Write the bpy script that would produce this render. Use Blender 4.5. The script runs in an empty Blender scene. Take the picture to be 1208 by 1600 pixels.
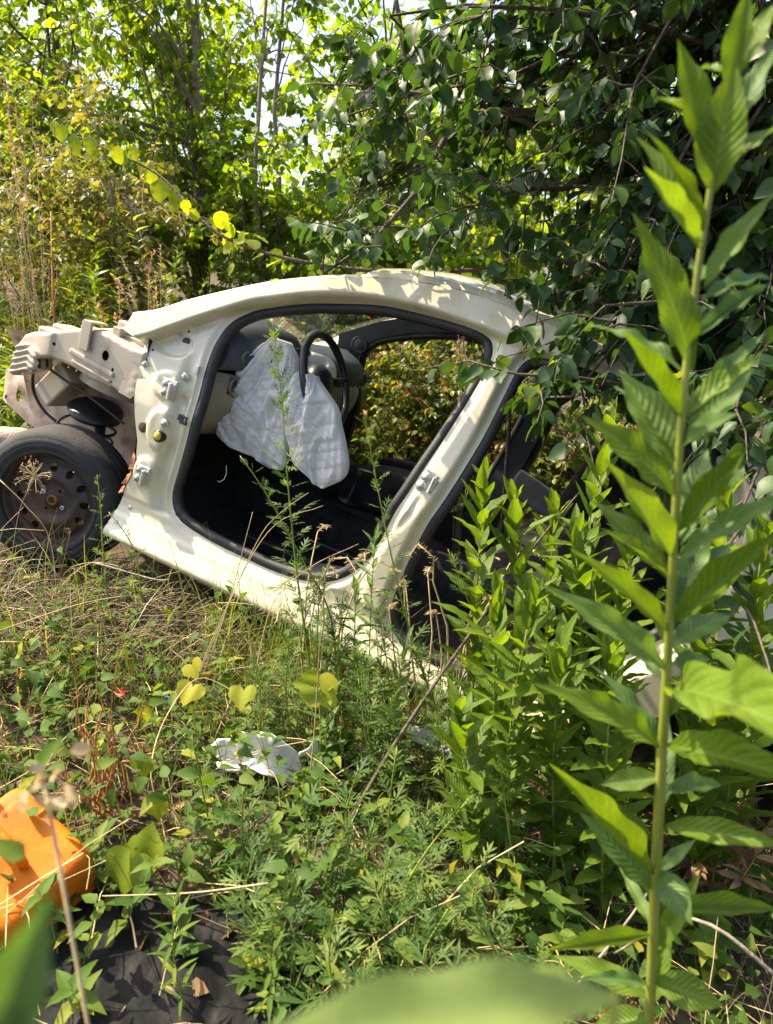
import bpy, math, random
import numpy as np
from mathutils import Vector, Matrix
from mathutils.geometry import delaunay_2d_cdt

# ------------------------------------------------------------------ camera, sky, sun, exposure
SC = bpy.context.scene
COL = SC.collection
R = math.radians
CAM = np.array([0.0, 0.0, 1.2])
PITCH = R(16.0)
FOC = 1110.0                     # focal length in photograph pixels (1208 x 1600)
cam = bpy.data.cameras.new('camera')
cam.sensor_fit = 'VERTICAL'; cam.sensor_height = 34.6; cam.sensor_width = 26.1
cam.lens = FOC / 1600 * 34.6
cam.clip_start = 0.02; cam.clip_end = 400
cam.dof.use_dof = True; cam.dof.focus_distance = 2.45; cam.dof.aperture_fstop = 5.0
camo = bpy.data.objects.new('camera', cam); COL.objects.link(camo)
camo.location = CAM; camo.rotation_euler = (R(90) - PITCH, 0, 0)
SC.camera = camo

SUN_AZ, SUN_EL = R(-66), R(55)   # azimuth from +Y, clockwise seen from above
W_ = bpy.data.worlds.new('World'); SC.world = W_; W_.use_nodes = True
wn = W_.node_tree.nodes
sky = wn.new('ShaderNodeTexSky'); sky.sky_type = 'NISHITA'; sky.sun_disc = False
sky.sun_elevation = SUN_EL; sky.sun_rotation = SUN_AZ; sky.dust_density = 5.0; sky.air_density = 1.0
W_.node_tree.links.new(sky.outputs[0], wn['Background'].inputs[0])
wn['Background'].inputs[1].default_value = 0.15
sun = bpy.data.lights.new('sun', 'SUN'); sun.energy = 5.0; sun.angle = R(0.5); sun.color = (1.0, 0.86, 0.62)
suno = bpy.data.objects.new('sun', sun); COL.objects.link(suno)
sd = Vector((math.sin(SUN_AZ) * math.cos(SUN_EL), math.cos(SUN_AZ) * math.cos(SUN_EL), math.sin(SUN_EL)))
suno.rotation_euler = sd.to_track_quat('Z', 'Y').to_euler(); suno.location = (-4, 4, 8)
SC.view_settings.view_transform = 'Standard'; SC.view_settings.look = 'None'
SC.view_settings.exposure = 1.32; SC.view_settings.gamma = 1.0
SC.view_settings.use_curve_mapping = False
cy = SC.cycles
cy.use_denoising = True
cy.max_bounces = 4; cy.diffuse_bounces = 2; cy.use_light_tree = False; cy.glossy_bounces = 2; cy.transmission_bounces = 4; cy.transparent_max_bounces = 6
cy.use_adaptive_sampling = True; cy.adaptive_threshold = 0.025
cy.caustics_reflective = False; cy.caustics_refractive = False; cy.sample_clamp_indirect = 6.0

# ------------------------------------------------------------------ helpers
rng = np.random.default_rng(11)
random.seed(5)

def ray(u, v):
    d = np.array([(u - 604) / FOC, 1.0, -(v - 800) / FOC]); c, s = math.cos(PITCH), math.sin(PITCH)
    return np.array([d[0], d[1] * c + d[2] * s, -d[1] * s + d[2] * c])
def at(u, v, Y):
    """point of the place seen at photograph pixel (u, v), Y metres ahead"""
    r = ray(u, v); return CAM + r * (Y / r[1])

def gz(x, y):
    x = np.asarray(x, float); y = np.asarray(y, float)
    z = -0.12 - 0.6 * np.tanh(x / 2.5) + 0.02 * np.sin(3.1 * x + 1.3 * y) + 0.015 * np.sin(5.3 * y - 2.2 * x)
    z = z - 0.03 * np.exp(-((x + 1.35) ** 2 + (y - 2.75) ** 2) / 0.15)
    z = z + 0.12 * np.clip(y - 3.6, 0, 12) * 0.5 * (1 - np.tanh((x + 1.0) / 2.5)) + 0.05 * np.clip(y - 4, 0, 12)
    return z

def mdata(name, V, Fs, mat=None, tint=None, uv=None, smooth=True):
    V = np.asarray(V, np.float32)
    if not isinstance(Fs, (list, tuple)): Fs = [Fs]
    Fs = [np.asarray(f, np.int32) for f in Fs if len(f)]
    me = bpy.data.meshes.new(name)
    idx = np.concatenate([f.ravel() for f in Fs]); tot = np.concatenate([np.full(len(f), f.shape[1], np.int32) for f in Fs])
    st = np.concatenate([[0], np.cumsum(tot)[:-1]]).astype(np.int32)
    me.vertices.add(len(V)); me.vertices.foreach_set('co', V.ravel())
    me.loops.add(len(idx)); me.loops.foreach_set('vertex_index', idx)
    me.polygons.add(len(tot)); me.polygons.foreach_set('loop_start', st)
    me.polygons.foreach_set('use_smooth', np.full(len(tot), bool(smooth)))
    if tint is not None:
        a = me.attributes.new('tint', 'FLOAT', 'POINT'); a.data.foreach_set('value', np.asarray(tint, np.float32))
    if uv is not None:
        l = me.uv_layers.new(name='UVMap'); l.data.foreach_set('uv', np.asarray(uv, np.float32)[idx].ravel())
    me.update(calc_edges=True)
    if mat: me.materials.append(mat)
    return me

def link(name, data, parent=None, **props):
    o = bpy.data.objects.new(name, data); COL.objects.link(o)
    if parent is not None: o.parent = parent
    for k, v in props.items(): o[k] = v
    return o
def obj(name, V, Fs, mat, parent=None, tint=None, uv=None, smooth=True, **props):
    return link(name, mdata(name, V, Fs, mat, tint, uv, smooth), parent, **props)
def thing(name, label, cat, loc=(0, 0, 0), group=None, rot=None):
    o = link(name, None, None, label=label, category=cat); o.location = loc; o.empty_display_size = 0.1
    if rot is not None: o.rotation_euler = rot
    if group: o['group'] = group
    return o

class MB:
    """collects shapes of ONE part"""
    def __init__(s): s.V = []; s.T = []; s.Q = []; s.n = 0
    def add(s, V, F):
        V = np.asarray(V, float)
        if not isinstance(F, (list, tuple)) or (len(F) and np.ndim(F[0]) == 1): F = [F]
        for f in F:
            f = np.asarray(f, int)
            if len(f): (s.T if f.shape[1] == 3 else s.Q).append(f + s.n)
        s.V.append(V); s.n += len(V); return s
    def box(s, c, h, rot=None):
        c = np.array(c, float); h = np.array(h, float)
        P = np.array([[x, y, z] for x in (-1, 1) for y in (-1, 1) for z in (-1, 1)], float) * h
        if rot is not None: P = P @ np.array(rot).T
        return s.add(P + c, np.array([[0, 1, 3, 2], [4, 6, 7, 5], [0, 4, 5, 1], [2, 3, 7, 6], [0, 2, 6, 4], [1, 5, 7, 3]]))
    def tube(s, P, r, n=8, cap=True):
        V, F = tube(P, r, n, cap); return s.add(V, F)
    def lathe(s, prof, c, ax, n=32):
        V, F = lathe(prof, c, ax, n); return s.add(V, F)
    def build(s, name, mat, parent=None, smooth=True, bevel=0, **props):
        Fs = []; smooth = smooth and not bevel
        if s.T: Fs.append(np.concatenate(s.T))
        if s.Q: Fs.append(np.concatenate(s.Q))
        o = obj(name, np.concatenate(s.V), Fs, mat, parent, smooth=smooth, **props)
        if bevel:
            m = o.modifiers.new('b', 'BEVEL'); m.width = bevel; m.segments = 2; m.limit_method = 'ANGLE'; m.angle_limit = R(40)
            m.harden_normals = False
        return o

def nrm(a): return a / (np.linalg.norm(a, axis=-1, keepdims=True) + 1e-12)
def frames(T):
    ref = np.where(np.abs(T[..., 2:3]) > 0.9, np.array([1.0, 0, 0]), np.array([0, 0, 1.0]))
    a = nrm(np.cross(T, ref)); return a, np.cross(T, a)
def tubes(P, Rd, n=4):
    """m tubes at once: P (m,k,3), Rd (m,k)"""
    P = np.asarray(P, float); Rd = np.asarray(Rd, float); m, k, _ = P.shape
    T = np.gradient(P, axis=1); T = nrm(T); T0 = nrm(T.mean(1, keepdims=True)) * np.ones((1, k, 1))
    a, b = frames(T0); a = nrm(a - T * (a * T).sum(-1, keepdims=True)); b = np.cross(T, a)
    th = np.arange(n) * 2 * np.pi / n
    V = P[:, :, None] + Rd[:, :, None, None] * (np.cos(th)[None, None, :, None] * a[:, :, None] + np.sin(th)[None, None, :, None] * b[:, :, None])
    i = np.arange(m * k * n).reshape(m, k, n); j = np.roll(i, -1, 2)
    F = np.stack([i[:, :-1], j[:, :-1], j[:, 1:], i[:, 1:]], -1).reshape(-1, 4)
    return V.reshape(-1, 3), F
def tube(P, r, n=8, cap=True):
    P = np.asarray(P, float); r = np.full(len(P), r, float) if np.isscalar(r) else np.asarray(r, float)
    V, F = tubes(P[None], r[None], n)
    if cap:
        V = np.concatenate([V, P[:1], P[-1:]]); k = len(P); c0, c1 = k * n, k * n + 1
        i = np.arange(n); j = (i + 1) % n
        return V, [F, np.concatenate([np.stack([j, i, np.full(n, c0)], 1), np.stack([(k - 1) * n + i, (k - 1) * n + j, np.full(n, c1)], 1)])]
    return V, [F]
def ring_tube(P, r, n=8):
    """closed tube along a closed path"""
    P = np.asarray(P, float); k = len(P); T = nrm(np.roll(P, -1, 0) - np.roll(P, 1, 0))
    nn = nrm(np.cross(P - P.mean(0), T).sum(0))[None]
    a = nrm(np.cross(T, nn)); b = np.cross(T, a); th = np.arange(n) * 2 * np.pi / n
    V = P[:, None] + r * (np.cos(th)[None, :, None] * a[:, None] + np.sin(th)[None, :, None] * b[:, None])
    i = np.arange(k * n).reshape(k, n); j = np.roll(i, -1, 1)
    return V.reshape(-1, 3), np.stack([i, j, np.roll(j, -1, 0), np.roll(i, -1, 0)], -1).reshape(-1, 4)
def lathe(prof, c, ax, n=32):
    prof = np.asarray(prof, float); ax = nrm(np.asarray(ax, float)); a, b = frames(ax[None]); a, b = a[0], b[0]
    th = np.arange(n) * 2 * np.pi / n
    V = np.asarray(c)[None, None] + prof[:, None, :1] * (np.cos(th)[None, :, None] * a + np.sin(th)[None, :, None] * b) + prof[:, None, 1:2] * ax
    i = np.arange(len(prof) * n).reshape(-1, n); j = np.roll(i, -1, 1)
    return V.reshape(-1, 3), np.stack([i[:-1], j[:-1], j[1:], i[1:]], -1).reshape(-1, 4)
def spline(P, step, closed=False):
    """Catmull-Rom through P resampled to even steps"""
    P = np.asarray(P, float)
    Q = np.concatenate([P[-1:], P, P[:2]]) if closed else np.concatenate([2 * P[:1] - P[1:2], P, 2 * P[-1:] - P[-2:-1]])
    t = np.linspace(0, 1, 12, endpoint=False)[:, None]; out = []
    for k in range(len(Q) - 3):
        a, b, c, d = Q[k:k + 4]
        out.append(0.5 * (2 * b + (c - a) * t + (2 * a - 5 * b + 4 * c - d) * t ** 2 + (3 * b - a - 3 * c + d) * t ** 3))
    S = np.concatenate(out + ([] if closed else [P[-1:]]))
    if closed: S = np.concatenate([S, S[:1]])
    L = np.concatenate([[0], np.cumsum(np.linalg.norm(np.diff(S, axis=0), axis=1))])
    m = max(3, int(round(L[-1] / step)))
    s = np.linspace(0, L[-1], m + 1); s = s[:-1] if closed else s
    return np.stack([np.interp(s, L, S[:, i]) for i in range(S.shape[1])], 1)
def inside(P, poly):
    x, y = P[:, 0], P[:, 1]; r = np.zeros(len(P), bool)
    for (x0, y0), (x1, y1) in zip(poly, np.roll(poly, -1, 0)):
        c = (y0 > y) != (y1 > y)
        r ^= c & (x < (x1 - x0) * (y - y0) / (y1 - y0 + 1e-15) + x0)
    return r
def dist(P, poly, closed=True):
    A = np.asarray(poly, float); B = np.roll(A, -1, 0)
    if not closed: A, B = A[:-1], B[:-1]
    d = np.full(len(P), 1e9)
    for a, b in zip(A, B):
        ab = b - a; t = np.clip(((P - a) @ ab) / (ab @ ab + 1e-15), 0, 1)
        d = np.minimum(d, np.linalg.norm(P - a - t[:, None] * ab, axis=1))
    return d
def ss(a, b, x):
    t = np.clip((x - a) / (b - a), 0, 1); return t * t * (3 - 2 * t)
def panel(outline, holes, step):
    """triangulated flat sheet with holes: (points, triangles)"""
    outline = np.asarray(outline, float); holes = [np.asarray(h, float) for h in holes]
    lo, hi = outline.min(0), outline.max(0)
    gx, gy = np.meshgrid(np.arange(lo[0], hi[0], step), np.arange(lo[1], hi[1], step))
    G = np.stack([gx.ravel() + (np.arange(gx.size) // gx.shape[1] % 2) * step * 0.5, gy.ravel()], 1)
    k = inside(G, outline) & (dist(G, outline) > step * 0.55)
    for h in holes: k &= ~inside(G, h)
    G = G[k]
    for h in holes: G = G[dist(G, h) > step * 0.55]
    pts = [outline] + holes; e = []; n = 0
    for c in pts: e += [(n + i, n + (i + 1) % len(c)) for i in range(len(c))]; n += len(c)
    P = np.concatenate(pts + [G])
    r = delaunay_2d_cdt([Vector(p) for p in P], e, [], 0, 1e-6)
    P2 = np.array([tuple(v) for v in r[0]]); F = np.array(r[2], int)
    c = P2[F].mean(1); k = inside(c, outline)
    for h in holes: k &= ~inside(c, h)
    F = F[k]
    a = P2[F]; ar = np.cross(a[:, 1] - a[:, 0], a[:, 2] - a[:, 0]); F = F[np.abs(ar) > 1e-9]; ar = ar[np.abs(ar) > 1e-9]
    F[ar < 0] = F[ar < 0][:, ::-1]
    return P2, F
def circle(c, r, n=14, ry=None, a0=0.0):
    th = np.arange(n) * 2 * np.pi / n; ry = ry or r
    p = np.stack([r * np.cos(th), ry * np.sin(th)], 1); ca, sa = math.cos(a0), math.sin(a0)
    return p @ np.array([[ca, sa], [-sa, ca]]) + np.asarray(c)

# ------------------------------------------------------------------ materials
def newmat(name):
    m = bpy.data.materials.new(name); m.use_nodes = True
    return m, m.node_tree, m.node_tree.nodes['Principled BSDF']
def N(t, kind, **kw):
    n = t.nodes.new('ShaderNode' + kind)
    for k, v in kw.items():
        if k in n.inputs: n.inputs[k].default_value = v
        else: setattr(n, k, v)
    return n
def ramp(t, fac, stops):
    n = t.nodes.new('ShaderNodeValToRGB'); t.links.new(fac, n.inputs[0]); el = n.color_ramp.elements
    while len(el) < len(stops): el.new(0.5)
    for e, (p, c) in zip(el, stops): e.position = p; e.color = (*c, 1)
    return n
def surf(name, stops, scale=6.0, rough=0.5, bump=0.0, bscale=40.0, metal=0.0, coat=0.0, spec=0.5, detail=6.0, coord='Object', rvar=0.0):
    """painted / plastic / metal / earth: noise between colours, fine relief"""
    m, t, p = newmat(name)
    tc = N(t, 'TexCoord'); n1 = N(t, 'TexNoise', Scale=scale, Detail=detail, Roughness=0.6)
    t.links.new(tc.outputs[coord], n1.inputs['Vector'])
    if len(stops) == 1: p.inputs['Base Color'].default_value = (*stops[0][1], 1)
    else: t.links.new(ramp(t, n1.outputs[0], stops).outputs[0], p.inputs['Base Color'])
    p.inputs['Roughness'].default_value = rough; p.inputs['Metallic'].default_value = metal
    p.inputs['Coat Weight'].default_value = coat; p.inputs['Specular IOR Level'].default_value = spec
    p.inputs['Coat Roughness'].default_value = 0.12
    if rvar:
        mr = N(t, 'MapRange'); t.links.new(n1.outputs[0], mr.inputs[0]); mr.inputs[1].default_value = 0.3; mr.inputs[2].default_value = 0.7
        mr.inputs[3].default_value = rough - rvar; mr.inputs[4].default_value = rough + rvar; t.links.new(mr.outputs[0], p.inputs['Roughness'])
    if bump:
        n2 = N(t, 'TexNoise', Scale=bscale, Detail=5.0); t.links.new(tc.outputs[coord], n2.inputs['Vector'])
        b = N(t, 'Bump', Strength=bump, Distance=0.01); t.links.new(n2.outputs[0], b.inputs['Height']); t.links.new(b.outputs[0], p.inputs['Normal'])
    return m
def leafmat(name, stops, trans=0.5, tcol=(1.5, 1.35, 0.45), rough=0.42, spec=0.45, src='tint', veins=False, spots=0.0):
    """leaf: colour by leaf, light passing through, faint waxy gloss"""
    m, t, p = newmat(name)
    if src == 'tint': f = N(t, 'Attribute', attribute_name='tint').outputs['Fac']
    else: f = N(t, 'ObjectInfo').outputs['Random']
    tc = N(t, 'TexCoord')
    col = ramp(t, f, stops).outputs[0]
    nz = N(t, 'TexNoise', Scale=35.0, Detail=4.0); t.links.new(tc.outputs['Object'], nz.inputs['Vector'])
    mx = N(t, 'Mix', data_type='RGBA', blend_type='MULTIPLY'); mx.inputs[0].default_value = 0.5
    nr = ramp(t, nz.outputs[0], [(0.3, (0.6, 0.62, 0.6)), (0.7, (1.25, 1.2, 1.2))])
    t.links.new(col, mx.inputs[6]); t.links.new(nr.outputs[0], mx.inputs[7]); col = mx.outputs[2]
    if spots:
        n3 = N(t, 'TexNoise', Scale=70.0, Detail=3.0); t.links.new(tc.outputs['Object'], n3.inputs['Vector'])
        r3 = ramp(t, n3.outputs[0], [(0.66, (0, 0, 0)), (0.74, (spots,) * 3)])
        m3 = N(t, 'Mix', data_type='RGBA'); t.links.new(r3.outputs[0], m3.inputs[0]); t.links.new(col, m3.inputs[6])
        m3.inputs[7].default_value = (0.20, 0.10, 0.03, 1); col = m3.outputs[2]
    if veins:
        uv = N(t, 'UVMap'); sp = N(t, 'SeparateXYZ'); t.links.new(uv.outputs[0], sp.inputs[0])
        ab = N(t, 'Math', operation='ABSOLUTE'); t.links.new(sp.outputs[1], ab.inputs[0])     # |across|
        md = N(t, 'MapRange'); md.inputs[1].default_value = 0.0; md.inputs[2].default_value = 0.07; md.inputs[3].default_value = 1.0; md.inputs[4].default_value = 0.0
        t.links.new(ab.outputs[0], md.inputs[0])
        sb = N(t, 'Math', operation='MULTIPLY_ADD'); t.links.new(ab.outputs[0], sb.inputs[0]); sb.inputs[1].default_value = -0.22; t.links.new(sp.outputs[0], sb.inputs[2])
        ml = N(t, 'Math', operation='MULTIPLY'); ml.inputs[1].default_value = 75.0; t.links.new(sb.outputs[0], ml.inputs[0])
        sn = N(t, 'Math', operation='SINE'); t.links.new(ml.outputs[0], sn.inputs[0])
        sv = N(t, 'MapRange'); sv.inputs[1].default_value = 0.75; sv.inputs[2].default_value = 1.0; sv.inputs[3].default_value = 0.0; sv.inputs[4].default_value = 0.45
        t.links.new(sn.outputs[0], sv.inputs[0])
        vv = N(t, 'Math', operation='MAXIMUM'); t.links.new(md.outputs[0], vv.inputs[0]); t.links.new(sv.outputs[0], vv.inputs[1])
        mv = N(t, 'Mix', data_type='RGBA'); vf = N(t, 'Math', operation='MULTIPLY'); vf.inputs[1].default_value = 0.55; t.links.new(vv.outputs[0], vf.inputs[0])
        t.links.new(vf.outputs[0], mv.inputs[0]); t.links.new(col, mv.inputs[6]); mv.inputs[7].default_value = (0.22, 0.33, 0.10, 1); col = mv.outputs[2]
        b = N(t, 'Bump', Strength=0.25, Distance=0.003, invert=True); t.links.new(sn.outputs[0], b.inputs['Height']); t.links.new(b.outputs[0], p.inputs['Normal'])
    t.links.new(col, p.inputs['Base Color']); p.inputs['Roughness'].default_value = rough; p.inputs['Specular IOR Level'].default_value = spec
    tr = N(t, 'BsdfTranslucent'); tm = N(t, 'Mix', data_type='RGBA', blend_type='MULTIPLY'); tm.inputs[0].default_value = 1.0
    t.links.new(col, tm.inputs[6]); tm.inputs[7].default_value = (*tcol, 1); t.links.new(tm.outputs[2], tr.inputs[0])
    ms = N(t, 'MixShader'); ms.inputs[0].default_value = trans
    t.links.new(p.outputs[0], ms.inputs[1]); t.links.new(tr.outputs[0], ms.inputs[2]); t.links.new(ms.outputs[0], t.nodes['Material Output'].inputs[0])
    return m

M = {}
M['earth'] = surf('earth', [(0.3, (0.035, 0.025, 0.017)), (0.5, (0.075, 0.052, 0.034)), (0.7, (0.13, 0.095, 0.06))], 9, 0.95, 0.8, 60)
def paintmat(name, base, grime, coat, rough):
    """old car paint: clear coat, chalky patches, run-down grime, fine specks of dirt"""
    m, t, pr = newmat(name); tc = N(t, 'TexCoord'); mp = N(t, 'Mapping'); mp.inputs['Scale'].default_value = (9, 9, 1.6); t.links.new(tc.outputs['Object'], mp.inputs[0])
    n1 = N(t, 'TexNoise', Scale=1.6, Detail=8.0, Roughness=0.65); t.links.new(mp.outputs[0], n1.inputs['Vector'])
    n2 = N(t, 'TexNoise', Scale=140.0, Detail=2.0); t.links.new(tc.outputs['Object'], n2.inputs['Vector']); n3 = N(t, 'TexNoise', Scale=5.0, Detail=6.0); t.links.new(tc.outputs['Object'], n3.inputs['Vector'])
    c0 = ramp(t, n3.outputs[0], [(0.3, tuple(x * .88 for x in base)), (0.65, base)])
    r1 = ramp(t, n1.outputs[0], [(0.50, (0, 0, 0)), (0.60, (.18,) * 3), (0.75, (.75,) * 3)]); r2 = ramp(t, n2.outputs[0], [(0.66, (0, 0, 0)), (0.74, (.5,) * 3)])
    mx = N(t, 'Math', operation='MAXIMUM'); t.links.new(r1.outputs[0], mx.inputs[0]); t.links.new(r2.outputs[0], mx.inputs[1])
    mm = N(t, 'Mix', data_type='RGBA'); t.links.new(mx.outputs[0], mm.inputs[0]); t.links.new(c0.outputs[0], mm.inputs[6]); mm.inputs[7].default_value = (*grime, 1); t.links.new(mm.outputs[2], pr.inputs['Base Color'])
    rr = N(t, 'MapRange'); rr.inputs[3].default_value = rough; rr.inputs[4].default_value = .75; t.links.new(mx.outputs[0], rr.inputs[0]); t.links.new(rr.outputs[0], pr.inputs['Roughness'])
    pr.inputs['Coat Weight'].default_value = coat; pr.inputs['Coat Roughness'].default_value = .08; return m
M['paint'] = paintmat('paint', (0.65, 0.60, 0.44), (0.24, 0.19, 0.10), 0.8, 0.3)
M['primer'] = paintmat('primer', (0.50, 0.43, 0.32), (0.17, 0.11, 0.065), 0.15, 0.42)
M['primer_rust'] = surf('primer_rust', [(0.3, (0.22, 0.11, 0.06)), (0.48, (0.50, 0.36, 0.26)), (0.7, (0.66, 0.55, 0.45))], 9, 0.6, 0.1, 90)
M['rubber'] = surf('rubber', [(0.35, (0.010, 0.010, 0.012)), (0.7, (0.022, 0.022, 0.024))], 14, 0.55, 0.1, 200)
M['tyre'] = surf('tyre', [(0.3, (0.013, 0.013, 0.014)), (0.55, (0.028, 0.027, 0.027)), (0.75, (0.065, 0.058, 0.050))], 9, 0.8, 0.25, 160)
M['carpet'] = surf('carpet', [(0.3, (0.012, 0.012, 0.013)), (0.7, (0.035, 0.033, 0.032))], 30, 0.95, 0.6, 300, spec=0.2)
M['trim'] = surf('trim', [(0.3, (0.028, 0.032, 0.038)), (0.7, (0.06, 0.066, 0.075))], 8, 0.6, 0.15, 260)
M['trim_grey'] = surf('trim_grey', [(0.3, (0.11, 0.105, 0.10)), (0.7, (0.19, 0.18, 0.17))], 8, 0.6, 0.12, 260)
M['trim_tan'] = surf('trim_tan', [(0.3, (0.20, 0.17, 0.12)), (0.7, (0.32, 0.28, 0.20))], 8, 0.65, 0.12, 260)
M['black'] = surf('black', [(0.4, (0.012, 0.012, 0.013)), (0.7, (0.025, 0.025, 0.026))], 12, 0.4, 0.05, 200)
M['seatcloth'] = surf('seatcloth', [(0.3, (0.012, 0.011, 0.011)), (0.7, (0.04, 0.034, 0.033))], 18, 0.9, 0.4, 400, spec=0.2)
M['steel'] = surf('steel', [(0.3, (0.42, 0.42, 0.40)), (0.7, (0.72, 0.72, 0.70))], 20, 0.38, 0.05, 200, metal=0.7)
M['rim'] = surf('rim', [(0.3, (0.030, 0.024, 0.021)), (0.5, (0.065, 0.045, 0.038)), (0.64, (0.11, 0.06, 0.042)), (0.8, (0.22, 0.10, 0.05))], 8, 0.6, 0.2, 120, metal=0.25)
M['rust'] = surf('rust', [(0.3, (0.10, 0.04, 0.02)), (0.5, (0.24, 0.10, 0.04)), (0.7, (0.42, 0.22, 0.09))], 16, 0.8, 0.4, 120)
M['drum'] = surf('drum', [(0.3, (0.03, 0.02, 0.016)), (0.7, (0.10, 0.05, 0.03))], 16, 0.7, 0.3, 120)
M['yellow'] = surf('yellow', [(0.4, (0.50, 0.34, 0.02)), (0.7, (0.62, 0.46, 0.04))], 30, 0.5)
M['orange'] = surf('orange', [(0.3, (0.42, 0.09, 0.002)), (0.5, (0.62, 0.15, 0.002)), (0.70, (0.68, 0.19, 0.004)), (0.78, (0.36, 0.13, 0.02))], 7, 0.6, 0.12, 190, spec=0.25)
M['sheet'] = surf('sheet', [(0.35, (0.004, 0.004, 0.005)), (0.62, (0.008, 0.008, 0.008)), (0.78, (0.06, 0.048, 0.038))], 9, 0.6, 0.15, 60, spec=0.2)
M['whiteplastic'] = surf('whiteplastic', [(0.3, (0.55, 0.54, 0.52)), (0.6, (0.78, 0.78, 0.77))], 9, 0.5, 0.1, 80)
M['bark'] = surf('bark', [(0.3, (0.05, 0.035, 0.025)), (0.6, (0.12, 0.09, 0.065)), (0.8, (0.20, 0.165, 0.125))], 25, 0.9, 0.8, 70)
M['palebark'] = surf('palebark', [(0.3, (0.14, 0.11, 0.08)), (0.7, (0.32, 0.27, 0.20))], 25, 0.9, 0.5, 90)
M['wood'] = surf('wood', [(0.3, (0.30, 0.21, 0.17)), (0.7, (0.58, 0.45, 0.40))], 14, 0.85, 0.5, 70)
M['straw'] = surf('straw', [(0.3, (0.33, 0.24, 0.11)), (0.7, (0.60, 0.48, 0.27))], 9, 0.7, spec=0.3)
M['redstraw'] = surf('redstraw', [(0.3, (0.32, 0.13, 0.04)), (0.7, (0.55, 0.26, 0.08))], 9, 0.7, spec=0.3)
M['twig'] = surf('twig', [(0.3, (0.07, 0.05, 0.035)), (0.7, (0.21, 0.16, 0.12))], 9, 0.9, spec=0.2)
M['greenstem'] = surf('greenstem', [(0.3, (0.15, 0.19, 0.02)), (0.7, (0.26, 0.29, 0.04))], 12, 0.5, 0.1, 200)
M['redscrap'] = surf('redscrap', [(0.5, (0.55, 0.03, 0.03))], 5, 0.5)
M['bluescrap'] = surf('bluescrap', [(0.5, (0.03, 0.17, 0.55))], 5, 0.5)

def glassmat():
    m, t, p = newmat('windscreen_glass')
    tr = N(t, 'BsdfTransparent'); tr.inputs[0].default_value = (0.80, 0.86, 0.84, 1)
    gl = N(t, 'BsdfGlossy', Roughness=0.04); df = N(t, 'BsdfDiffuse'); df.inputs[0].default_value = (0.5, 0.5, 0.45, 1)
    fr = N(t, 'Fresnel', IOR=1.5); m1 = N(t, 'MixShader'); t.links.new(fr.outputs[0], m1.inputs[0]); t.links.new(tr.outputs[0], m1.inputs[1]); t.links.new(gl.outputs[0], m1.inputs[2])
    nz = N(t, 'TexNoise', Scale=9.0, Detail=6.0); tc = N(t, 'TexCoord'); t.links.new(tc.outputs['Object'], nz.inputs['Vector'])
    mr = N(t, 'MapRange'); mr.inputs[1].default_value = 0.35; mr.inputs[2].default_value = 0.75; mr.inputs[3].default_value = 0.04; mr.inputs[4].default_value = 0.22; t.links.new(nz.outputs[0], mr.inputs[0])
    m2 = N(t, 'MixShader'); t.links.new(mr.outputs[0], m2.inputs[0]); t.links.new(m1.outputs[0], m2.inputs[1]); t.links.new(df.outputs[0], m2.inputs[2])
    t.links.new(m2.outputs[0], t.nodes['Material Output'].inputs[0]); return m
M['glass'] = glassmat()
def clothmat():
    """thin woven nylon: small crinkles, a little light through it"""
    m, t, p = newmat('airbag_cloth'); tc = N(t, 'TexCoord')
    nz = N(t, 'TexNoise', Scale=9.0, Detail=5.0); t.links.new(tc.outputs['UV'], nz.inputs['Vector'])
    c = ramp(t, nz.outputs[0], [(0.3, (0.82, 0.81, 0.78)), (0.6, (0.92, 0.92, 0.92))])
    vo = N(t, 'TexVoronoi', Scale=140.0); t.links.new(tc.outputs['UV'], vo.inputs['Vector'])
    b = N(t, 'Bump', Strength=0.3, Distance=0.002); t.links.new(vo.outputs['Distance'], b.inputs['Height'])
    t.links.new(b.outputs[0], p.inputs['Normal']); t.links.new(c.outputs[0], p.inputs['Base Color']); p.inputs['Roughness'].default_value = 0.6; p.inputs['Sheen Weight'].default_value = 0.2
    tr = N(t, 'BsdfTranslucent'); t.links.new(c.outputs[0], tr.inputs[0]); ms = N(t, 'MixShader'); ms.inputs[0].default_value = 0.45
    t.links.new(p.outputs[0], ms.inputs[1]); t.links.new(tr.outputs[0], ms.inputs[2]); t.links.new(ms.outputs[0], t.nodes['Material Output'].inputs[0]); return m
M['cloth'] = clothmat()
# ------------------------------------------------------------------ ground
def axis(lo, hi, f0, f1, step):
    a = [np.arange(f0, f1 + 1e-6, step)]; x = f0; s = step; L = []
    while x > lo: s *= 1.35; x -= s; L.append(x)
    x = f1; s = step; H = []
    while x < hi: s *= 1.35; x += s; H.append(x)
    return np.concatenate([L[::-1], a[0], H])
gx, gy = axis(-150, 150, -3, 3, 0.045), axis(-60, 220, 0, 5, 0.045)
X, Y = np.meshgrid(gx, gy); Z = gz(np.clip(X, -12, 12), np.clip(Y, -3, 16))
near = np.exp(-((X / 4) ** 2 + ((Y - 2.5) / 4) ** 2) ** 3)
Z = Z + near * rng.normal(0, 0.006, X.shape)
ii = np.arange(X.size).reshape(X.shape)
obj('ground', np.stack([X, Y, Z], -1).reshape(-1, 3), np.stack([ii[:-1, :-1], ii[:-1, 1:], ii[1:, 1:], ii[1:, :-1]], -1).reshape(-1, 4), M['earth'], kind='structure')

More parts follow.
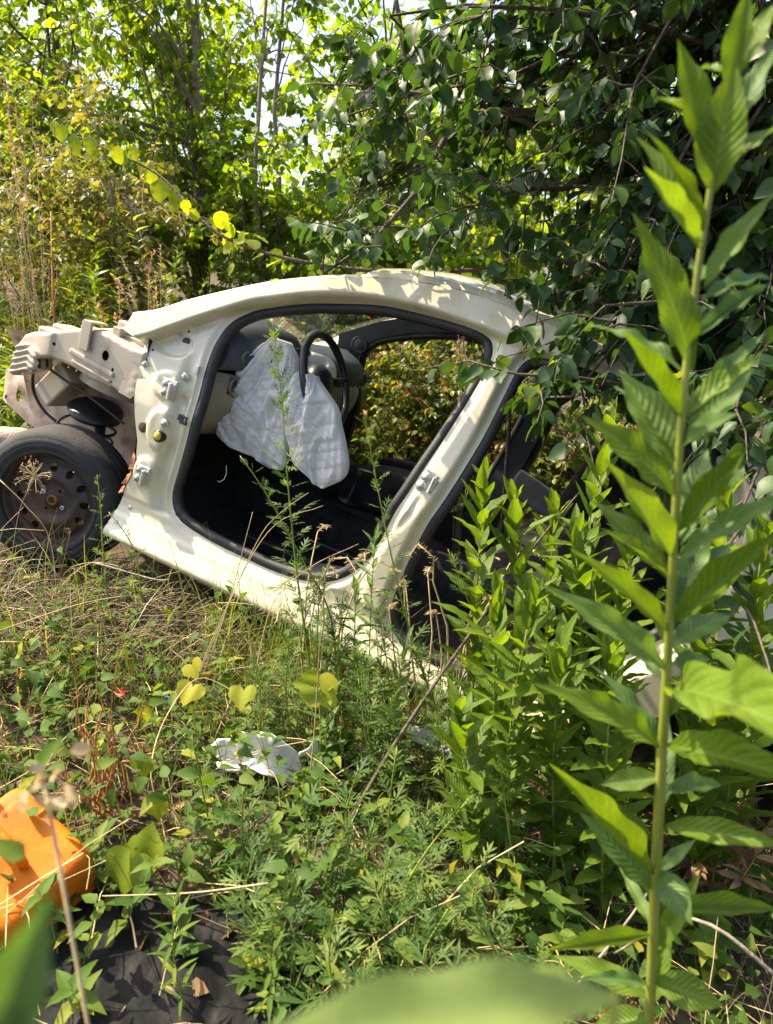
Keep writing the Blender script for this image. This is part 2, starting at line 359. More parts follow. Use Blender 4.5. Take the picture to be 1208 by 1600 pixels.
# ------------------------------------------------------------------ the stripped car body
# car axes: x rearward, y across (0 = left side, 1.7 = right side), z up; origin at the left front hub
CO = Vector((-1.3505, 2.7516, 0.4564))
CX = Vector((0.88703, -0.37652, -0.26724)); CY = Vector((0.35784, 0.92637, -0.11744)); CZ = Vector((0.29178, 0.00854, 0.95645))
CW = 1.70
car = thing('car_body', 'stripped white car body shell with doors and bonnet gone, tail sunk in weeds', 'car')
car.matrix_world = Matrix.Translation(CO) @ Matrix((CX, CY, CZ)).transposed().to_4x4()

FRONT = np.array([(0.511, 0.155), (0.559, 0.122), (0.644, 0.104), (0.749, 0.095), (0.855, 0.093), (0.965, 0.092), (1.084, 0.102), (1.176, 0.127), (1.254, 0.176), (1.303, 0.234), (1.336, 0.295), (1.358, 0.391), (1.373, 0.480), (1.393, 0.555), (1.416, 0.663), (1.438, 0.764), (1.462, 0.903), (1.475, 1.033), (1.464, 1.085), (1.437, 1.111), (1.371, 1.124), (1.216, 1.123), (1.027, 1.107), (0.831, 1.059), (0.721, 1.022), (0.590, 0.964), (0.538, 0.928), (0.509, 0.899), (0.488, 0.86), (0.478, 0.811), (0.476, 0.762), (0.482, 0.679), (0.493, 0.598), (0.499, 0.518), (0.498, 0.407), (0.492, 0.287), (0.490, 0.211)])
REAR = np.array([(1.575, 1.06), (1.60, 1.09), (1.66, 1.105), (1.78, 1.11), (1.95, 1.10), (2.12, 1.05), (2.24, 0.97), (2.305, 0.87), (2.34, 0.74), (2.345, 0.58), (2.31, 0.45), (2.22, 0.33), (2.13, 0.20), (2.06, 0.10), (1.95, 0.05), (1.82, 0.035), (1.68, 0.035), (1.55, 0.05), (1.475, 0.09), (1.457, 0.16), (1.460, 0.257), (1.470, 0.362), (1.488, 0.474), (1.515, 0.58), (1.538, 0.70), (1.555, 0.818), (1.562, 0.936), (1.566, 1.01)])
ROOF = np.array([(0.142, 0.800), (0.229, 0.838), (0.356, 0.921), (0.573, 1.041), (0.750, 1.116), (0.928, 1.176), (1.063, 1.208), (1.247, 1.232), (1.389, 1.232), (1.52, 1.222), (1.70, 1.200), (1.92, 1.165), (2.12, 1.115), (2.35, 1.03), (2.6, 0.92), (2.9, 0.80)])
STEP = np.array([(0.10, 0.70), (0.215, 0.738), (0.39, 0.861), (0.553, 0.970), (0.63, 1.010), (0.818, 1.086), (1.017, 1.130), (1.207, 1.146), (1.366, 1.143), (1.52, 1.135), (1.70, 1.12), (1.92, 1.105), (2.1, 1.075), (2.3, 1.0)])
arch = [(2.62 + 0.35 * math.cos(a), -0.02 + 0.35 * math.sin(a)) for a in np.linspace(math.pi * 1.02, -0.02, 16)]
OUT = [(0.279, -0.03), (0.45, -0.035), (0.624, -0.045), (0.747, -0.055), (0.904, -0.062), (1.074, -0.068), (1.3, -0.07), (1.8, -0.07), (2.2, -0.06)] + arch + \
      [(3.3, 0.0), (3.42, 0.2), (3.44, 0.5), (3.38, 0.72), (3.2, 0.77)] + [tuple(p) for p in ROOF[::-1]] + \
      [(0.131, 0.743), (0.19, 0.73), (0.204, 0.693), (0.241, 0.53), (0.266, 0.446), (0.300, 0.36), (0.318, 0.253), (0.291, 0.16), (0.274, 0.06)]
OUT = np.array(OUT)[::-1]
def dense(P, step):
    P = np.concatenate([P, P[:1]]); o = []
    for a, b in zip(P[:-1], P[1:]):
        n = max(1, int(round(np.linalg.norm(b - a) / step))); o.append(a + (b - a) * np.arange(n)[:, None] / n)
    return np.concatenate(o)
FRc = spline(FRONT, 0.010, True); REc = spline(REAR, 0.010, True); OUTc = dense(OUT, 0.010)
ROOFs, STEPs = spline(ROOF, 0.02), spline(STEP, 0.02)
def g(z): return np.where(z > 0.5, 0.24 * np.clip((z - 0.5) / 0.68, 0, 2) ** 1.3, 0.0)
def zr(x): return np.interp(x, ROOFs[:, 0], ROOFs[:, 1])
SILL = np.array([(-0.09, 0.06), (-0.065, 0.045), (-0.04, 0.012), (-0.026, 0.0), (-0.012, 0.003), (0.0, 0.010), (0.008, 0.022), (0.022, 0.026), (0.030, 0.038), (0.048, 0.042), (0.060, 0.058), (0.085, 0.066), (0.13, 0.068)])
def side_y(P):
    """distance of the left body side from the outermost plane"""
    x, z = P[:, 0], P[:, 1]
    d1, d2 = dist(P, FRc), dist(P, REc)
    st = np.interp(x, STEPs[:, 0], STEPs[:, 1])
    s = (z - st) * 0.85
    q = ss(2.0, 2.2, x) * ss(0.035, 0.055, d2)                       # rear quarter: flush outer skin
    r = 0.062 * (1 - q)
    r = np.where((z < 0.13) & (x < 2.25), np.interp(z, SILL[:, 0], SILL[:, 1]) * (1 - q) + 0 * x, r)
    lo = -np.interp(x, [0.2, 0.35, 0.6, 0.8, 1.6], [0.012, 0.014, 0.022, 0.026, 0.024]); up = np.clip((s - lo) / (0.003 - lo), 0, 1) * (z > 0.6)
    r = r * (1 - up) + 0.0 * up
    post = ss(0.56, 0.50, x) * ss(0.70, 0.90, 1.5 - z) * (z > 0.12) * (1 - up)
    # hinge post: pressed channel beside the seal, raised pads round the hinges
    r = r + post * (0.030 * ss(0.095, 0.06, d1) - 0.018 * ss(0.045, 0.02, d1))
    for (cx, cz, rx, rz, h) in ((0.392, 0.435, 0.060, 0.080, -0.012), (0.365, 0.25, 0.05, 0.06, -0.012), (0.37, 0.60, 0.07, 0.05, -0.010), (0.31, 0.75, 0.09, 0.05, 0.010)):
        e = np.sqrt(((x - cx) / rx) ** 2 + ((z - cz) / rz) ** 2); r = r + h * ss(1.15, 0.85, e) * (1 - up) * (x < 0.5)
    # gusset crease from the wing rail down to the pillar
    c = dist(P, np.array([(0.215, 0.66), (0.33, 0.60), (0.43, 0.565)]), False); r = r + 0.008 * ss(0.02, 0.0, c) * (1 - up)
    # B pillar: broad face with rounded rear edge dropping to the rear seal
    bp = ss(1.33, 1.37, x) * ss(1.62, 1.60, x) * (z > 0.13) * (1 - up)
    r = r + bp * (-0.016 * ss(0.015, 0.03, d1) + 0.030 * ss(0.034, 0.012, d2))
    r = r + bp * 0.006 * ss(0.018, 0.0, dist(P, np.array([(1.395, 0.42), (1.43, 0.50), (1.435, 0.545)]), False))
    r = r + 0.012 * ss(0.022, 0.010, np.minimum(d1, d2)) * (1 - up) * (1 - bp)
    return g(z) + r
P2, FT = panel(OUTc, [FRc, REc], 0.0085)
ynear = side_y(P2)
def side_mesh(name, yy, mat, mirror, flip=False, parent=None):
    V = np.stack([P2[:, 0], (CW - yy) if mirror else yy, P2[:, 1]], 1)
    F = FT[:, ::-1] if (mirror ^ flip) else FT
    return obj(name, V, F, mat, parent or car)
body_l = side_mesh('body_side', ynear, M['paint'], False)
body_r = side_mesh('body_side', ynear, M['paint'], True)
trim_y = g(P2[:, 1]) + 0.115
keep = P2[FT].mean(1)[:, 0] > 0.34
FTa = FT; FT = FT[keep & (P2[FT].mean(1)[:, 0] < 2.6)]
side_mesh('pillar_trim', trim_y, M['trim'], False, True)
side_mesh('pillar_trim', trim_y, M['trim'], True, True)
FT = FTa
for mir in (False, True):
    for C_ in (FRc, REc):
        y0 = side_y(C_); y1 = g(C_[:, 1]) + 0.116; n = len(C_); cen = C_.mean(0); inn = C_ + nrm(cen - C_) * 0.004
        f = (lambda y: CW - y) if mir else (lambda y: y)
        V = np.concatenate([np.stack([inn[:, 0], f(y0 + 0.001), inn[:, 1]], 1), np.stack([inn[:, 0], f(y1), inn[:, 1]], 1)])
        i = np.arange(n); j = (i + 1) % n
        obj('opening_lining', V, np.stack([i, j, j + n, i + n], 1), M['black'], car)
        ins = C_ + nrm(cen - C_) * 0.015
        V, F = ring_tube(np.stack([ins[:, 0], f(y0 + 0.016), ins[:, 1]], 1), 0.0205, 10)
        obj('door_seal', V, F, M['rubber'], car)

# roof, screen pillars, windscreen
def strip(xs, ys, zs, flip=False):
    """loft: xs (n,), ys (n,m), zs (n,m)"""
    n, m = ys.shape; V = np.stack([np.repeat(np.asarray(xs)[:, None], m, 1) if np.ndim(xs) == 1 else xs, ys, zs], -1).reshape(-1, 3)
    i = np.arange(n * m).reshape(n, m); F = np.stack([i[:-1, :-1], i[1:, :-1], i[1:, 1:], i[:-1, 1:]], -1).reshape(-1, 4)
    return V, (F[:, ::-1] if flip else F)
xs = np.linspace(0.95, 2.32, 70); y0 = g(zr(xs))
tt = np.array([0, .012, .03, .06, .11, .2, .35, .5]); tt = np.concatenate([tt, 1 - tt[::-1][1:]])
ys = y0[:, None] + (CW - 2 * y0)[:, None] * tt
zs = zr(xs)[:, None] + 0.075 * (1 - np.abs(2 * tt - 1) ** 3.2)[None] * ss(2.4, 2.0, xs)[:, None] + 0.012 * (tt > 0.005)[None] * (tt < 0.995)[None]
V, F = strip(xs, ys, zs, True); obj('roof', V, F, M['paint'], car)
V, F = strip(xs, ys * 0.94 + 0.85 * 0.06, zs - 0.045); obj('headliner', V, F, M['trim_grey'], car)
xs = np.linspace(0.142, 0.96, 50); y0 = g(zr(xs))
for mir in (False, True):
    oy = np.array([0, .008, .028, .055, .075, .08]); oz = np.array([0, .010, .016, .012, -.004, -.05])
    ys = y0[:, None] + oy * (0.6 + 0.4 * ss(0.2, 0.5, xs))[:, None]; zs = zr(xs)[:, None] + oz
    V, F = strip(xs, CW - ys if mir else ys, zs, not mir); obj('screen_pillar', V, F, M['paint'], car)
xs = np.linspace(0.16, 0.97, 24); y0 = g(zr(xs)) + 0.062; t = np.linspace(0, 1, 21)
ys = y0[:, None] + (CW - 2 * y0)[:, None] * t; bul = (1 - (2 * t - 1) ** 2)[None]
V, F = strip(xs[:, None] - 0.10 * bul * ss(1.0, .2, xs)[:, None], ys, zr(xs)[:, None] - 0.004 + 0.06 * bul, True)
obj('windscreen', V, F, M['glass'], car)
MB().add(*strip(np.linspace(0.93, 1.0, 4), np.linspace(.30, 1.40, 9)[None] * np.ones((4, 1)), 1.18 + 0.05 * (1 - np.abs(np.linspace(-1, 1, 9)) ** 2)[None] * np.ones((4, 1)))).build('screen_header', M['trim'], car)

# floor, bulkhead, tunnel, cowl
fl = MB()
fl.add(*strip(np.linspace(0.30, 2.25, 30), np.linspace(0.10, 1.60, 24)[None] * np.ones((30, 1)), 0.005 + 0.02 * np.sin(np.linspace(0, 40, 30))[:, None] * np.sin(np.linspace(0, 30, 24))[None] * 0.4 + 0.16 * ss(0.50, 0.30, np.linspace(0.30, 2.25, 30))[:, None] * np.ones((1, 24)), True))
fl.build('floor_carpet', M['carpet'], car)
zz = np.linspace(0.1, 0.78, 12); MB().add(*strip(np.repeat((0.30 - 0.1 * zz)[:, None], 10, 1), np.linspace(0.10, 1.60, 10)[None] * np.ones((12, 1)), zz[:, None] * np.ones((1, 10)))).build('bulkhead', M['carpet'], car)
tn = np.linspace(0, math.pi, 11); xs = np.linspace(0.34, 2.1, 14)
MB().add(*strip(xs, (0.85 - 0.13 * np.cos(tn))[None] * np.ones((14, 1)), (0.0 + (0.17 + 0.05 * ss(.8, .4, xs))[:, None] * np.sin(tn)[None] ** 0.6), True)).build('floor_tunnel', M['carpet'], car)
MB().box((0.12, 0.85, 0.735), (0.13, 0.66, 0.02), None).build('cowl_panel', M['primer'], car, bevel=0.008)

# dashboard
prof = spline(np.array([(0.16, 0.79), (0.30, 0.830), (0.45, 0.845), (0.57, 0.825), (0.625, 0.785), (0.63, 0.735), (0.61, 0.69)]), 0.02)
ny = 40; yv = np.linspace(0.24, 1.46, ny); hood = 0.075 * np.exp(-((yv - 0.42) / 0.17) ** 4)
def dash(prof, hood_on, name, mat, x_off=0.0):
    m = len(prof); xx = np.repeat(prof[None, :, 0], ny, 0) + x_off; zz = np.repeat(prof[None, :, 1], ny, 0)
    if hood_on:
        w = ss(0.30, 0.46, xx) * ss(0.66, 0.57, xx); zz = zz + hood[:, None] * w; xx = xx + 0.05 * (hood / 0.075)[:, None] * ss(.5, .6, xx)
    xx = xx - 0.13 * (np.abs(yv - 0.85) / 0.61)[:, None] ** 4 * ss(0.35, 0.6, xx)
    yl = g(zz) + 0.125; yy = yl + (CW - 2 * yl) * ((yv - yv[0]) / (yv[-1] - yv[0]))[:, None]
    V = np.stack([xx, yy, zz], -1).reshape(-1, 3); i = np.arange(ny * m).reshape(ny, m)
    F = np.stack([i[:-1, :-1], i[:-1, 1:], i[1:, 1:], i[1:, :-1]], -1).reshape(-1, 4)
    mb = MB().add(V, F[:, ::-1])
    for k, fl_ in ((0, False), (ny - 1, True)):
        P = V.reshape(ny, m, 3)[k]; c = np.array([0.28, P[:, 1].mean(), P[:, 2].min()]); a = np.arange(m - 1)
        mb.add(np.concatenate([P, c[None]]), np.stack([a, a + 1, np.full(m - 1, m)], 1) if not fl_ else np.stack([a + 1, a, np.full(m - 1, m)], 1))
    return mb.build(name, mat, car)
dash(prof, True, 'dashboard', M['trim'])
prof2 = spline(np.array([(0.605, 0.695), (0.625, 0.66), (0.62, 0.60), (0.585, 0.52), (0.52, 0.45), (0.40, 0.41), (0.28, 0.40)]), 0.02)
dash(prof2, False, 'lower_dashboard', M['trim_tan'])
for (cy_, cz_, w_, h_, nm) in ((0.275, 0.775, 0.045, 0.018, 'air_vent'), (0.265, 0.655, 0.050, 0.032, 'air_vent'), (1.40, 0.72, 0.05, 0.03, 'air_vent')):
    v = MB(); xf = (0.632 if cz_ > .7 else .624) - 0.13 * (abs(cy_ - .85) / .66) ** 4
    fr = [(0, cy_ + w_ * 1.12 * math.cos(a), cz_ + h_ * 1.25 * math.sin(a)) for a in np.linspace(0, 2 * math.pi, 25)[:-1]]
    fr = np.array(fr); fr[:, 0] = xf + 0.004; Vv, Ff = ring_tube(fr, 0.006, 6); v.add(Vv, Ff)
    vo_ = v.build(nm, M['trim_grey'], car)
    MB().box((xf - 0.002, cy_, cz_), (0.004, w_, h_)).build('vent_cavity', M['black'], vo_)
    for k in range(4 if h_ > 0.025 else 2):
        kz = cz_ + h_ * (-0.75 + 1.5 * k / (3 if h_ > 0.025 else 1)) * 0.8
        MB().box((xf + 0.003, cy_, kz), (0.004, w_ * 0.95, 0.0018)).build('vent_slat', M['trim'], vo_)
MB().box((0.60, 0.85, 0.50), (0.05, 0.13, 0.16)).build('centre_console', M['trim_tan'], car, bevel=0.02)
MB().box((0.656, 0.85, 0.58), (0.004, 0.10, 0.05)).build('radio_slot', M['black'], car)
gs = MB(); gs.lathe([(0.0, 0.16), (0.022, 0.155), (0.026, 0.13), (0.012, 0.10), (0.010, 0.0), (0.05, -0.01)], (0.90, 0.85, 0.24), (0.15, 0, 1), 12); gs.build('gear_lever', M['black'], car)

# steering wheel, column, cluster
sc_ = np.array([0.83, 0.42, 0.77]); ax = np.array([math.cos(R(25)), 0, math.sin(R(25))]); upv = np.array([-math.sin(R(25)), 0, math.cos(R(25))]); rt = np.array([0, 1.0, 0])
th = np.linspace(0, 2 * math.pi, 65)[:-1]
V, F = ring_tube(sc_ + 0.185 * (np.cos(th)[:, None] * rt + np.sin(th)[:, None] * upv), 0.0165, 10)
sw = obj('steering_wheel', V, F, M['black'], car)
hub_ = MB(); hub_.lathe([(0.0, 0.015), (0.045, 0.012), (0.07, -0.01), (0.075, -0.05), (0.04, -0.07)], sc_, ax, 24); hub_.build('wheel_hub', M['black'], sw)
for a in (0.05, math.pi - 0.05, -math.pi / 2):
    d = math.cos(a) * rt + math.sin(a) * upv
    MB().tube([sc_ + d * 0.05 - ax * 0.02, sc_ + d * 0.12 - ax * 0.008, sc_ + d * 0.18], [0.020, 0.014, 0.012], 8).build('spoke', M['black'], sw)
MB().tube([sc_ - ax * 0.05, sc_ - ax * 0.15, sc_ - ax * 0.34], [0.045, 0.05, 0.035], 14).build('steering_column', M['black'], car)
MB().box((0.655, 0.42, 0.80), (0.012, 0.14, 0.055)).build('instrument_cluster', M['black'], car, bevel=0.01)

# deflated airbags
def noise1(x, rg, f):
    """smooth random line noise"""
    k = rg.normal(0, 1, 400); x = x * f + 200; j = np.floor(x); t = x - j; t = t * t * (3 - 2 * t); i = j.astype(int) % 399; return k[i] * (1 - t) + k[i + 1] * t
def bag(name, rows, yc, thick, folds, seed, parent, slant=0.0, amp=1.0):
    """limp airbag: flattened loop of cloth, folds running down from where it hangs, crinkles over it"""
    rg = np.random.default_rng(seed); rows = np.array(rows); nz = 80; zt = np.linspace(rows[0, 0], rows[-1, 0], nz)
    xl, xr = np.interp(-zt, -rows[:, 0], rows[:, 1]), np.interp(-zt, -rows[:, 0], rows[:, 2])
    k = np.ones(9) / 9; pad = lambda a: np.convolve(np.pad(a, 4, mode='edge'), k, 'valid'); xl, xr = pad(xl), pad(xr)
    nth = 220; th = np.arange(nth) * 2 * math.pi / nth; cx = ((xl + xr) / 2)[:, None]; hw = ((xr - xl) / 2)[:, None]; f = np.linspace(0, 1, nz)[:, None]
    c, s = np.cos(th)[None], np.sin(th)[None]; X = cx + hw * c; Z = zt[:, None] + 0 * c
    x0, z0 = cx[0, 0], zt[0] + 0.10; ang = np.arctan2(X - x0, z0 - Z); dst = np.hypot(X - x0, z0 - Z)
    warp = 0.10 * np.sin(dst * 13 + seed) + 0.06 * np.sin(X * 31 + Z * 17)
    fo = noise1(ang + warp, rg, folds[0]) * 0.014 + noise1(ang + warp * 1.7, rg, folds[1]) * 0.009 + (0.5 - np.abs(noise1(ang + dst * .8, rg, folds[2]))) * 0.006
    fo = fo * ss(0.0, 0.3, dst / (rows[0, 0] - rows[-1, 0] + .1)) * 1.2 + noise1(X * 1.0 + Z * .35 + .02 * np.sin(Z * 40), rg, 30) * .004 + noise1(Z * 1.0 - X * .9 + .03 * np.sin(X * 50 + Z * 20), rg, 24) * .003 + noise1(X - Z * 2.0, rg, 75) * .0016 + noise1(X + Z * 2.4, rg, 80) * .0016
    ed = np.abs(s) ** 0.6; tk = thick * (0.45 + 0.6 * np.sin(np.pi * np.minimum(1, 0.12 + f * 0.9)))
    V = np.stack([X + 0.003 * noise1(Z + 0 * X, rg, 14) * np.abs(c), yc + slant * f + tk * np.sign(s) * ed + amp * fo * ed * np.where(s < 0, 1, .6), Z + (0.007 * noise1(X, rg, 12) + .002 * noise1(X, rg, 50)) * f ** 3], -1)
    ii = np.arange(nz * nth).reshape(nz, nth); jj = np.roll(ii, -1, 1)
    F = np.stack([ii[:-1], jj[:-1], jj[1:], ii[1:]], -1).reshape(-1, 4)
    uv = np.stack([X, Z], -1).reshape(-1, 2)
    Vf = np.concatenate([V.reshape(-1, 3), V[0].mean(0)[None], V[-1].mean(0)[None]]); uv = np.concatenate([uv, [[.5, 0], [.5, 1]]])
    a = np.arange(nth); b = (a + 1) % nth; n0 = nz * nth
    T = np.concatenate([np.stack([b, a, np.full(nth, n0)], 1), np.stack([(nz - 1) * nth + a, (nz - 1) * nth + b, np.full(nth, n0 + 1)], 1)])
    return obj(name, Vf, [T, F], M['cloth'], parent, uv=uv)
b1 = bag('airbag', [(.875, .625, .69), (.85, .59, .735), (.80, .56, .76), (.74, .535, .775), (.65, .515, .79), (.55, .500, .81), (.48, .495, .82), (.445, .50, .83), (.425, .52, .83), (.41, .60, .82)], 0.30, 0.055, [4, 13, 26], 3, car, -0.03)
b1['label'] = 'crinkled white airbag cloth draped over the dashboard'
b2 = bag('airbag', [(.795, .80, .86), (.76, .77, .91), (.70, .765, .99), (.62, .785, 1.04), (.54, .815, 1.085), (.48, .85, 1.088), (.445, .90, 1.065), (.425, .95, 1.04), (.415, .99, 1.01)], 0.265, 0.050, [5, 14, 26], 8, car, -0.02)
b2['label'] = 'white airbag hanging from the steering wheel'
b3 = bag('airbag', [(.845, .62, .70), (.81, .59, .75), (.76, .60, .77), (.73, .64, .74)], 0.62, 0.07, [4, 9, 16], 12, car)
b3['label'] = 'puffed white airbag behind the steering wheel'

# seats
def cushion(name, c, h, mat, rot=0.0, parent=None, p=4.0):
    u = np.linspace(-math.pi / 2, math.pi / 2, 15); v = np.linspace(0, 2 * math.pi, 29)[:-1]
    sg = lambda a, e: np.sign(a) * np.abs(a) ** e; e = 2 / p
    X = sg(np.cos(u), e)[:, None] * sg(np.cos(v), e)[None]; Y_ = sg(np.cos(u), e)[:, None] * sg(np.sin(v), e)[None]; Z_ = sg(np.sin(u), e)[:, None] * np.ones((1, 28))
    P = np.stack([X * h[0], Y_ * h[1], Z_ * h[2]], -1).reshape(-1, 3); ca, sa = math.cos(rot), math.sin(rot)
    P = P @ np.array([[ca, 0, sa], [0, 1, 0], [-sa, 0, ca]]).T + np.array(c)
    i = np.arange(15 * 28).reshape(15, 28); j = np.roll(i, -1, 1)
    return obj(name, P, np.stack([i[:-1], j[:-1], j[1:], i[1:]], -1).reshape(-1, 4), mat, parent or car)
st = cushion('front_seat', (1.02, 1.22, 0.27), (0.26, 0.24, 0.10), M['seatcloth'], R(-6)); st['label'] = 'dark front passenger seat cushion without its back'
cushion('seat_bolster', (1.02, 0.99, 0.30), (0.25, 0.05, 0.10), M['seatcloth'], R(-6), st); cushion('seat_bolster', (1.02, 1.45, 0.30), (0.25, 0.05, 0.10), M['seatcloth'], R(-6), st)
rs = cushion('rear_seat', (1.92, 0.85, 0.33), (0.26, 0.62, 0.11), M['seatcloth'], R(-5)); rs['label'] = 'black rear bench seat'
for cy_ in (0.47, 1.22): cushion('seat_back', (2.17, cy_, 0.70), (0.09, 0.33, 0.34), M['seatcloth'], R(14), rs)
cushion('side_bolster', (1.98, 1.50, 0.60), (0.20, 0.07, 0.30), M['seatcloth'], R(14), rs)
cushion('headrest', (2.27, 0.47, 1.02), (0.05, 0.12, 0.09), M['seatcloth'], R(10), rs); cushion('headrest', (2.27, 1.22, 1.02), (0.05, 0.12, 0.09), M['seatcloth'], R(10), rs)
MB().box((1.72, 1.56, 0.42), (0.24, 0.02, 0.07), [[.97, 0, .24], [0, 1, 0], [-.24, 0, .97]]).build('sill_trim', M['trim_grey'], car, bevel=0.015)
MB().box((1.18, 0.30, 0.06), (0.16, 0.10, 0.05), [[.97, 0, -.24], [0, 1, 0], [.24, 0, .97]]).build('seat_mount', M['trim_grey'], car, bevel=0.02)
MB().box((0.98, 0.40, 0.04), (0.30, 0.02, 0.02)).build('seat_rail', M['black'], car, bevel=0.005)
MB().box((0.98, 0.66, 0.04), (0.30, 0.02, 0.02)).build('seat_rail', M['black'], car, bevel=0.005)
tw = MB(); tw.lathe([(0.0, 0.010), (0.030, 0.009), (0.036, 0.004), (0.040, 0.008), (0.046, 0.006), (0.048, -0.01)], (0.475, 1.700 - 0.115 - g(np.array(0.89)) - 0.006, 0.893), (0.1, -1, -0.2), 24); tw.build('tweeter', M['trim'], car)
MB().tube([(0.56, 0.30, 0.33), (0.57, 0.30, 0.30), (0.572, 0.29, 0.275), (0.56, 0.28, 0.26), (0.55, 0.28, 0.262)], 0.002, 6).build('loose_wire', M['whiteplastic'], car)

# torn rusty edge where the wing was ripped off the sill
rg_ = np.random.default_rng(4); tz = np.linspace(0.13, 0.30, 14); tx = np.interp(tz, [0.06, 0.16, 0.253, 0.36], [0.274, 0.291, 0.318, 0.300])
V = np.concatenate([np.stack([tx - 0.001, np.full(14, 0.058), tz], 1), np.stack([tx - 0.012 - 0.014 * rg_.random(14), 0.045 + 0.03 * rg_.random(14), tz + 0.006 * rg_.normal(0, 1, 14)], 1)]); i = np.arange(13)
obj('torn_flange', V, np.stack([i, i + 1, i + 15, i + 14], 1), M['rust'], body_l, smooth=False)
# fittings on the hinge post and pillars
def sy(x, z): return float(side_y(np.array([[x, z]]))[0])
OUTW = (0, -1, 0)
def disc(name, x, z, r, mat, h=0.002, n=18, parent=None):
    m = MB(); m.lathe([(0.0, h), (r * 0.85, h), (r, h * 0.5), (r, -0.02)], (x, sy(x, z), z), OUTW, n); return m.build(name, mat, parent or body_l)
for (x, z, r) in ((0.359, 0.767, 0.017), (0.358, 0.807, 0.006), (0.222, 0.672, 0.016), (1.129, 0.034, 0.016), (0.245, 0.70, 0.005), (1.10, 1.115, 0.005)): disc('hole_shade_disc', x, z, r, M['black'], 0.0015)  # raised black discs stand for the shade inside open holes
disc('grommet', 0.313, 0.417, 0.021, M['drum'], 0.003)
yg = disc('grommet', 0.399, 0.412, 0.024, M['black'], 0.008); disc('plug', 0.399, 0.412, 0.018, M['yellow'], 0.011, parent=yg)
def bolt(x, z, s=0.010, parent=None, y=None):
    m = MB(); y = sy(x, z) if y is None else y
    m.lathe([(0, .004), (s * 1.7, .004), (s * 1.8, .002), (s * 1.8, -.01)], (x, y, z), OUTW, 16); m.lathe([(0, .012), (s, .012), (s * 1.05, .010), (s * 1.05, 0)], (x, y, z), OUTW, 6); return m.build('bolt', M['steel'], parent or body_l)
for (x, z, s) in ((0.411, 0.646, .010), (0.411, 0.466, .009), (0.325, 0.787, .005), (0.235, 0.64, .008)): bolt(x, z, s)
for (x, z) in ((0.385, 0.592), (0.368, 0.245)):
    y = sy(x, z) - 0.004
    h = MB(); h.box((x, y, z), (0.034, 0.006, 0.036)); h.box((x + 0.022, y - 0.012, z - 0.004), (0.009, 0.016, 0.026)); h.tube([(x + 0.022, y - 0.024, z - 0.036), (x + 0.022, y - 0.024, z + 0.028)], 0.009, 10)
    ho = h.build('hinge', M['steel'], body_l, bevel=0.004); bolt(x - 0.012, z + 0.018, .008, ho, y - 0.006); bolt(x - 0.014, z - 0.017, .008, ho, y - 0.006)
MB().box((0.456, sy(0.456, 0.688) - 0.006, 0.688), (0.010, 0.008, 0.016)).build('clip', M['whiteplastic'], body_l, bevel=0.003)
ck = MB(); ck.box((0.464, sy(0.464, 0.502) - 0.004, 0.502), (0.020, 0.006, 0.012)); ck.box((0.480, sy(0.48, 0.49) - 0.01, 0.49), (0.016, 0.006, 0.005)); ck.build('check_strap_stub', M['black'], body_l, bevel=0.003)
y = sy(1.445, 0.615) - 0.004
sk = MB(); sk.box((1.447, y, 0.613), (0.026, 0.005, 0.040), [[.97, 0, .24], [0, 1, 0], [-.24, 0, .97]]); sk.tube([(1.470, y, .640), (1.472, y - .028, .640), (1.466, y - .030, .590), (1.464, y, .588)], 0.006, 8)
sko = sk.build('door_striker', M['steel'], body_l, bevel=0.003); bolt(1.438, 0.630, .010, sko, y - 0.004); bolt(1.430, 0.598, .010, sko, y - 0.004)
disc('plug', 0.33, 0.09, 0.010, M['steel'], 0.003)

